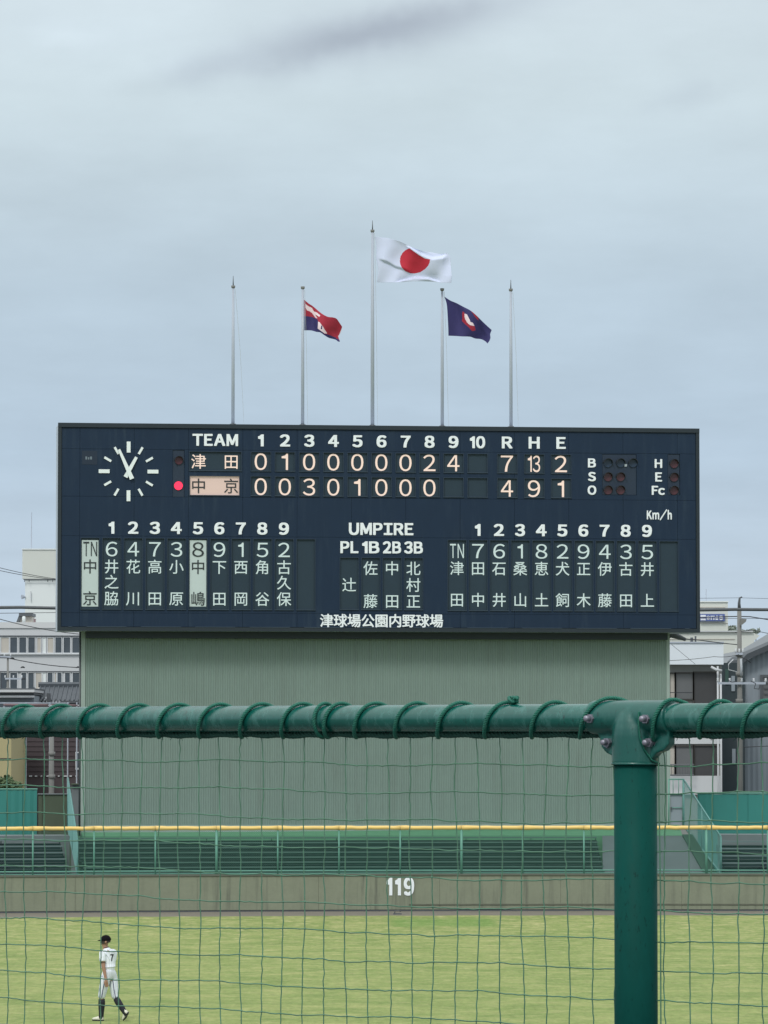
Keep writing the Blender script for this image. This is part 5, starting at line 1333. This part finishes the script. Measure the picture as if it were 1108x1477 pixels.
# facing: left of picture and slightly away from the camera
J = {
 'pelvis': (-.015, .0, .94, .105), 'waist': (-.03, .0, 1.08, .10), 'chest': (-.045, .0, 1.25, .125), 'upchest': (-.055, .005, 1.37, .095),
 'neck': (-.085, .01, 1.475, .052), 'jaw': (-.115, .02, 1.535, .062), 'head': (-.095, .02, 1.615, .092), 'crown': (-.09, .02, 1.69, .075),
 'lsh': (-.145, -.11, 1.375, .050), 'lel': (-.125, -.17, 1.11, .042), 'lwr': (-.075, -.20, .87, .029), 'lpalm': (-.055, -.205, .80, .036),
 'rsh': (.065, .15, 1.375, .050), 'rel': (.02, .24, 1.12, .042), 'rwr': (-.12, .30, .90, .029), 'rpalm': (-.16, .31, .84, .036),
 'lhip': (-.075, -.06, .90, .098), 'lkn': (-.165, -.04, .50, .050), 'lcalf': (-.165, -.02, .37, .048), 'lan': (-.175, .0, .11, .032), 'lball': (-.27, .03, .035, .024),
 'rhip': (.045, .07, .90, .098), 'rkn': (.10, .02, .49, .050), 'rcalf': (.165, -.03, .39, .046), 'ran': (.315, -.10, .17, .030), 'rball': (.300, -.075, .065, .022),
}
ED = [('pelvis', 'waist'), ('waist', 'chest'), ('chest', 'upchest'), ('upchest', 'neck'), ('neck', 'jaw'), ('jaw', 'head'), ('head', 'crown'), ('upchest', 'lsh'), ('lsh', 'lel'), ('lel', 'lwr'), ('lwr', 'lpalm'),
      ('upchest', 'rsh'), ('rsh', 'rel'), ('rel', 'rwr'), ('rwr', 'rpalm'), ('pelvis', 'lhip'), ('lhip', 'lkn'), ('lkn', 'lcalf'), ('lcalf', 'lan'), ('lan', 'lball'), ('pelvis', 'rhip'), ('rhip', 'rkn'), ('rkn', 'rcalf'), ('rcalf', 'ran'), ('ran', 'rball')]
# hands: four fingers and a thumb on each
for sd_, px_, fw in (('l', J['lpalm'], 1), ('r', J['rpalm'], -1)):
    cx, cy, cz = px_[:3]
    for k, (dx, ln) in enumerate(((-.028, .070), (-.010, .080), (.009, .075), (.026, .060))):
        J[f'{sd_}f{k}a'] = (cx + dx * .8, cy + dx * .5, cz - .035, .0125); J[f'{sd_}f{k}b'] = (cx + dx, cy + dx * .6 - .004, cz - .035 - ln * .5, .0105); J[f'{sd_}f{k}c'] = (cx + dx + .012, cy + dx * .6, cz - .035 - ln * .95, .0085)
        ED += [(sd_ + 'palm', f'{sd_}f{k}a'), (f'{sd_}f{k}a', f'{sd_}f{k}b'), (f'{sd_}f{k}b', f'{sd_}f{k}c')]
    J[f'{sd_}t1'] = (cx - .042, cy - .01, cz - .005, .0125); J[f'{sd_}t2'] = (cx - .048, cy - .016, cz - .045, .0105); ED += [(sd_ + 'palm', f'{sd_}t1'), (f'{sd_}t1', f'{sd_}t2')]
_, body = skin_mesh('person', J, ED, 'pelvis', m_skin, None)
tag(body, 'baseball fielder in white pinstripes, black cap and socks walking left across the outfield', 'person')
ROOTS[body.name] = PB.copy()
body.location = PB
# face: nose, ear
q = MB(); h = PB + Vector((-.095, .02, 1.60)); q.tube([h + Vector((-.085, .035, .02)), h + Vector((-.108, .045, -.02)), h + Vector((-.088, .038, -.03))], [.006, .014, .010], 8); q.build('nose', m_skin, body, True)
q = MB(); q.tube([h + Vector((.015, -.090, .02)), h + Vector((.012, -.100, .0)), h + Vector((.005, -.092, -.03))], [.012, .022, .010], 10); q.build('ear', m_skin, body, True)
q = MB(); q.tube([h + Vector((-.083, .01, .014)), h + Vector((-.088, .012, .014))], .008, 8); q.build('eye', m_sole, body)
q = MB(); q.tube([h + Vector((-.085, .02, -.055)), h + Vector((-.083, .045, -.056))], .006, 6); q.build('mouth', mat('lips', (.28, .11, .09), .6), body)
# hair: close cropped cap shell at the back and sides
def dome(cx, cy, cz, rx, ry, rz, z0, z1, n=20, m=10, tilt=0.0):
    q = MB(); vs = []
    for j in range(m + 1):
        ph = math.acos(max(-1, min(1, z1 + (z0 - z1) * j / m)))
        for i in range(n):
            a = 2 * math.pi * i / n; x = rx * math.sin(ph) * math.cos(a); y = ry * math.sin(ph) * math.sin(a); z = rz * math.cos(ph) - x * tilt
            vs.append(PB + Vector((cx + x, cy + y, cz + z)))
    q.add(vs, [(j * n + i, j * n + (i + 1) % n, (j + 1) * n + (i + 1) % n, (j + 1) * n + i) for j in range(m) for i in range(n)] + [tuple(range(n))]); return q
dome(-.085, .012, 1.605, .093, .090, .110, -.30, 1.0, tilt=-.20).build('hair', m_hair, body, True)
cap = dome(-.090, .018, 1.632, .110, .106, .108, -.06, 1.0, tilt=-.03).build('cap', m_cap, body, True)
q = MB(); vs = []; hb = PB + Vector((-.092, .018, 1.642))
fdir = Vector((-.88, .47, 0)); sdv = Vector((.47, .88, 0))
for k in range(11):
    a = R(-62 + 124 * k / 10); e_ = fdir * math.cos(a) + sdv * math.sin(a); vs += [hb + e_ * .100, hb + e_ * (.100 + .075 * math.cos(a * 1.2)) + Vector((0, 0, -.014)), ]
vs2 = [v + Vector((0, 0, -.010)) for v in vs]; q.add(vs + vs2, [(2 * k, 2 * k + 1, 2 * k + 3, 2 * k + 2) for k in range(10)] + [(22 + 2 * k, 22 + 2 * k + 2, 22 + 2 * k + 3, 22 + 2 * k + 1) for k in range(10)] + [(2 * k + 1, 22 + 2 * k + 1, 22 + 2 * k + 3, 2 * k + 3) for k in range(10)])
q.build('brim', m_cap, cap, True)
g = lambda k, r: (*J[k][:3], r)
jj = {'waist0': (-.018, 0, .93, .128), 'waist': (-.03, 0, 1.06, .134), 'chest': (-.045, 0, 1.25, .158), 'up': (-.055, .004, 1.375, .135), 'nk0': (-.07, .006, 1.44, .088), 'nk': (-.078, .008, 1.485, .070), 'lsh': (-.145, -.11, 1.375, .082), 'lsl': (-.142, -.145, 1.22, .072), 'lse': (-.140, -.150, 1.20, .070),
      'rsh': (.065, .15, 1.375, .080), 'rsl': (.048, .20, 1.22, .070), 'rse': (.046, .205, 1.20, .068)}
qj, jersey = skin_mesh('jersey', jj, [('waist0', 'waist'), ('waist', 'chest'), ('chest', 'up'), ('up', 'nk0'), ('nk0', 'nk'), ('up', 'lsh'), ('lsh', 'lsl'), ('lsl', 'lse'), ('up', 'rsh'), ('rsh', 'rsl'), ('rsl', 'rse')], 'chest', m_jersey, body)
q = MB(); q.tube([PB + Vector((-.080, .009, 1.478)), PB + Vector((-.082, .010, 1.486))], .060, 20); q.build('collar', m_sock, jersey)
q = MB(); q.tube([PB + Vector((-.140, -.150, 1.188)), PB + Vector((-.1395, -.151, 1.182))], .060, 20); q.build('sleeve_trim', m_sock, jersey)
jp = {'pel': (-.015, 0, .95, .140), 'top': (-.024, 0, 1.075, .138), 'lhip': g('lhip', .112), 'lth': (-.125, -.052, .69, .098), 'lkn': g('lkn', .080), 'lend': (-.166, -.03, .445, .068), 'rhip': g('rhip', .112), 'rth': (.075, .045, .69, .096), 'rkn': g('rkn', .078), 'rend': (.135, -.005, .445, .066)}
_, pants = skin_mesh('trousers', jp, [('top', 'pel'), ('pel', 'lhip'), ('lhip', 'lth'), ('lth', 'lkn'), ('lkn', 'lend'), ('pel', 'rhip'), ('rhip', 'rth'), ('rth', 'rkn'), ('rkn', 'rend')], 'pel', m_pants, body)
q = MB(); 
for a_, b_, c_ in ((Vector((-.06, -.175, .93)), Vector((-.125, -.152, .69)), Vector((-.165, -.122, .48))), (Vector((.05, -.045, .90)), Vector((.078, -.052, .69)), Vector((.115, -.060, .47)))):
    q.tube([PB + a_, PB + b_, PB + c_], .007, 5)
q.build('side_piping', m_flagn, pants)
for nm_, ks, m_ in (('sock', ['lkn', 'lcalf', 'lan'], m_sock), ('sock', ['rkn', 'rcalf', 'ran'], m_sock)):
    a, b, c = (Vector(J[k][:3]) for k in ks); q = MB()
    st = a.lerp(b, .45); q.tube([PB + st, PB + b, PB + b.lerp(c, .4), PB + b.lerp(c, .8), PB + c, PB + c + (c - b).normalized() * .06], [.064, .070, .063, .053, .051, .050], 16); q.build(nm_, m_, body, True)
def shoe(heel, ball, toe, up):
    heel, ball, toe = (PB + Vector(v) for v in (heel, ball, toe)); up = Vector(up).normalized(); q = MB()
    d = (toe - heel).normalized(); w = d.cross(up).normalized()
    L_ = (toe - heel).length; secs = [(0, .032, .075), (.12, .040, .085), (.35, .042, .080), (.6, .046, .058), (.82, .042, .042), (1, .020, .026)]; n = 12; vs = []
    for t, wd, ht in secs:
        c = heel.lerp(ball, t / .68) if t < .68 else ball.lerp(toe, (t - .68) / .32)
        for i in range(n):
            a = 2 * math.pi * i / n; yy = math.sin(a); vs.append(c + w * wd * math.cos(a) + up * (ht * yy if yy > 0 else .012 * yy) + up * .014)
    q.add(vs, [(j * n + i, j * n + (i + 1) % n, (j + 1) * n + (i + 1) % n, (j + 1) * n + i) for j in range(len(secs) - 1) for i in range(n)] + [tuple(range(n))[::-1], tuple(range(len(vs) - n, len(vs)))])
    s = q.build('shoe', m_shoe, body, True)
    q = MB(); pl = []
    for t, wd, ht in secs:
        c = heel.lerp(ball, t / .68) if t < .68 else ball.lerp(toe, (t - .68) / .32); pl.append((c, wd + .004))
    vs = [c + w * a for c, a in pl] + [c - w * a for c, a in reversed(pl)]; k = len(vs); q.add([v + up * .004 for v in vs] + [v - up * .014 for v in vs], [tuple(range(k)), tuple(range(2 * k - 1, k - 1, -1))] + [(i, i + k, (i + 1) % k + k, (i + 1) % k) for i in range(k)])
    q.build('sole', m_sole, s)
shoe((-.13, -.01, .016), (-.27, .03, .016), (-.355, .055, .018), (0, 0, 1))
shoe((.375, -.13, .185), (.315, -.085, .055), (.275, -.055, .018), (-.72, .1, .62))
# back number, laid onto the jersey
bv = BVHTree.FromPolygons([v for v in qj.v], [f for f in qj.f])
vs, fs = GL[('7', HB)]; out_v = []; w_ = .066; h_ = .140
cx7, cz7 = Xat(163.2, PY), 1.285
xs7 = [v.x for v in vs]; mx7 = (min(xs7) + max(xs7)) / 2
bm = bmesh.new(); bvs = [bm.verts.new((v.x, 0, v.y)) for v in vs if True]
for f in fs:
    try: bm.faces.new([bvs[i] for i in f])
    except ValueError: pass
bmesh.ops.remove_doubles(bm, verts=bm.verts, dist=.0005)
bmesh.ops.subdivide_edges(bm, edges=bm.edges, cuts=3, use_grid_fill=False)
bm.verts.index_update(); q = MB(); vv = []
for v in bm.verts:
    x = cx7 + (v.co.x - mx7) / (max(xs7) - min(xs7)) * w_; z = cz7 + (v.co.z / .69 - .5) * h_
    hit = bv.ray_cast(Vector((x, PY - 2, z)), Vector((0, 1, 0)))
    y = hit[0].y if hit[0] else PY - .12; vv.append((x, y - .006, z))
q.add(vv, [tuple(v.index for v in f.verts) for f in bm.faces]); bm.free(); q.build('back_number', m_sock, jersey, fix=False)
# glove edge glimpsed beyond the body
q = MB(); c = PB + Vector((-.17, .30, .86)); q.tube([c + Vector((.03, 0, .10)), c + Vector((0, 0, .02)), c + Vector((-.01, 0, -.08))], [.04, .055, .02], 10)
tag(q.build('baseball_glove', mat('tan_glove', (.62, .50, .16), .6), None, True), 'yellow tan fielding glove on the far hand of the walking fielder', 'glove')
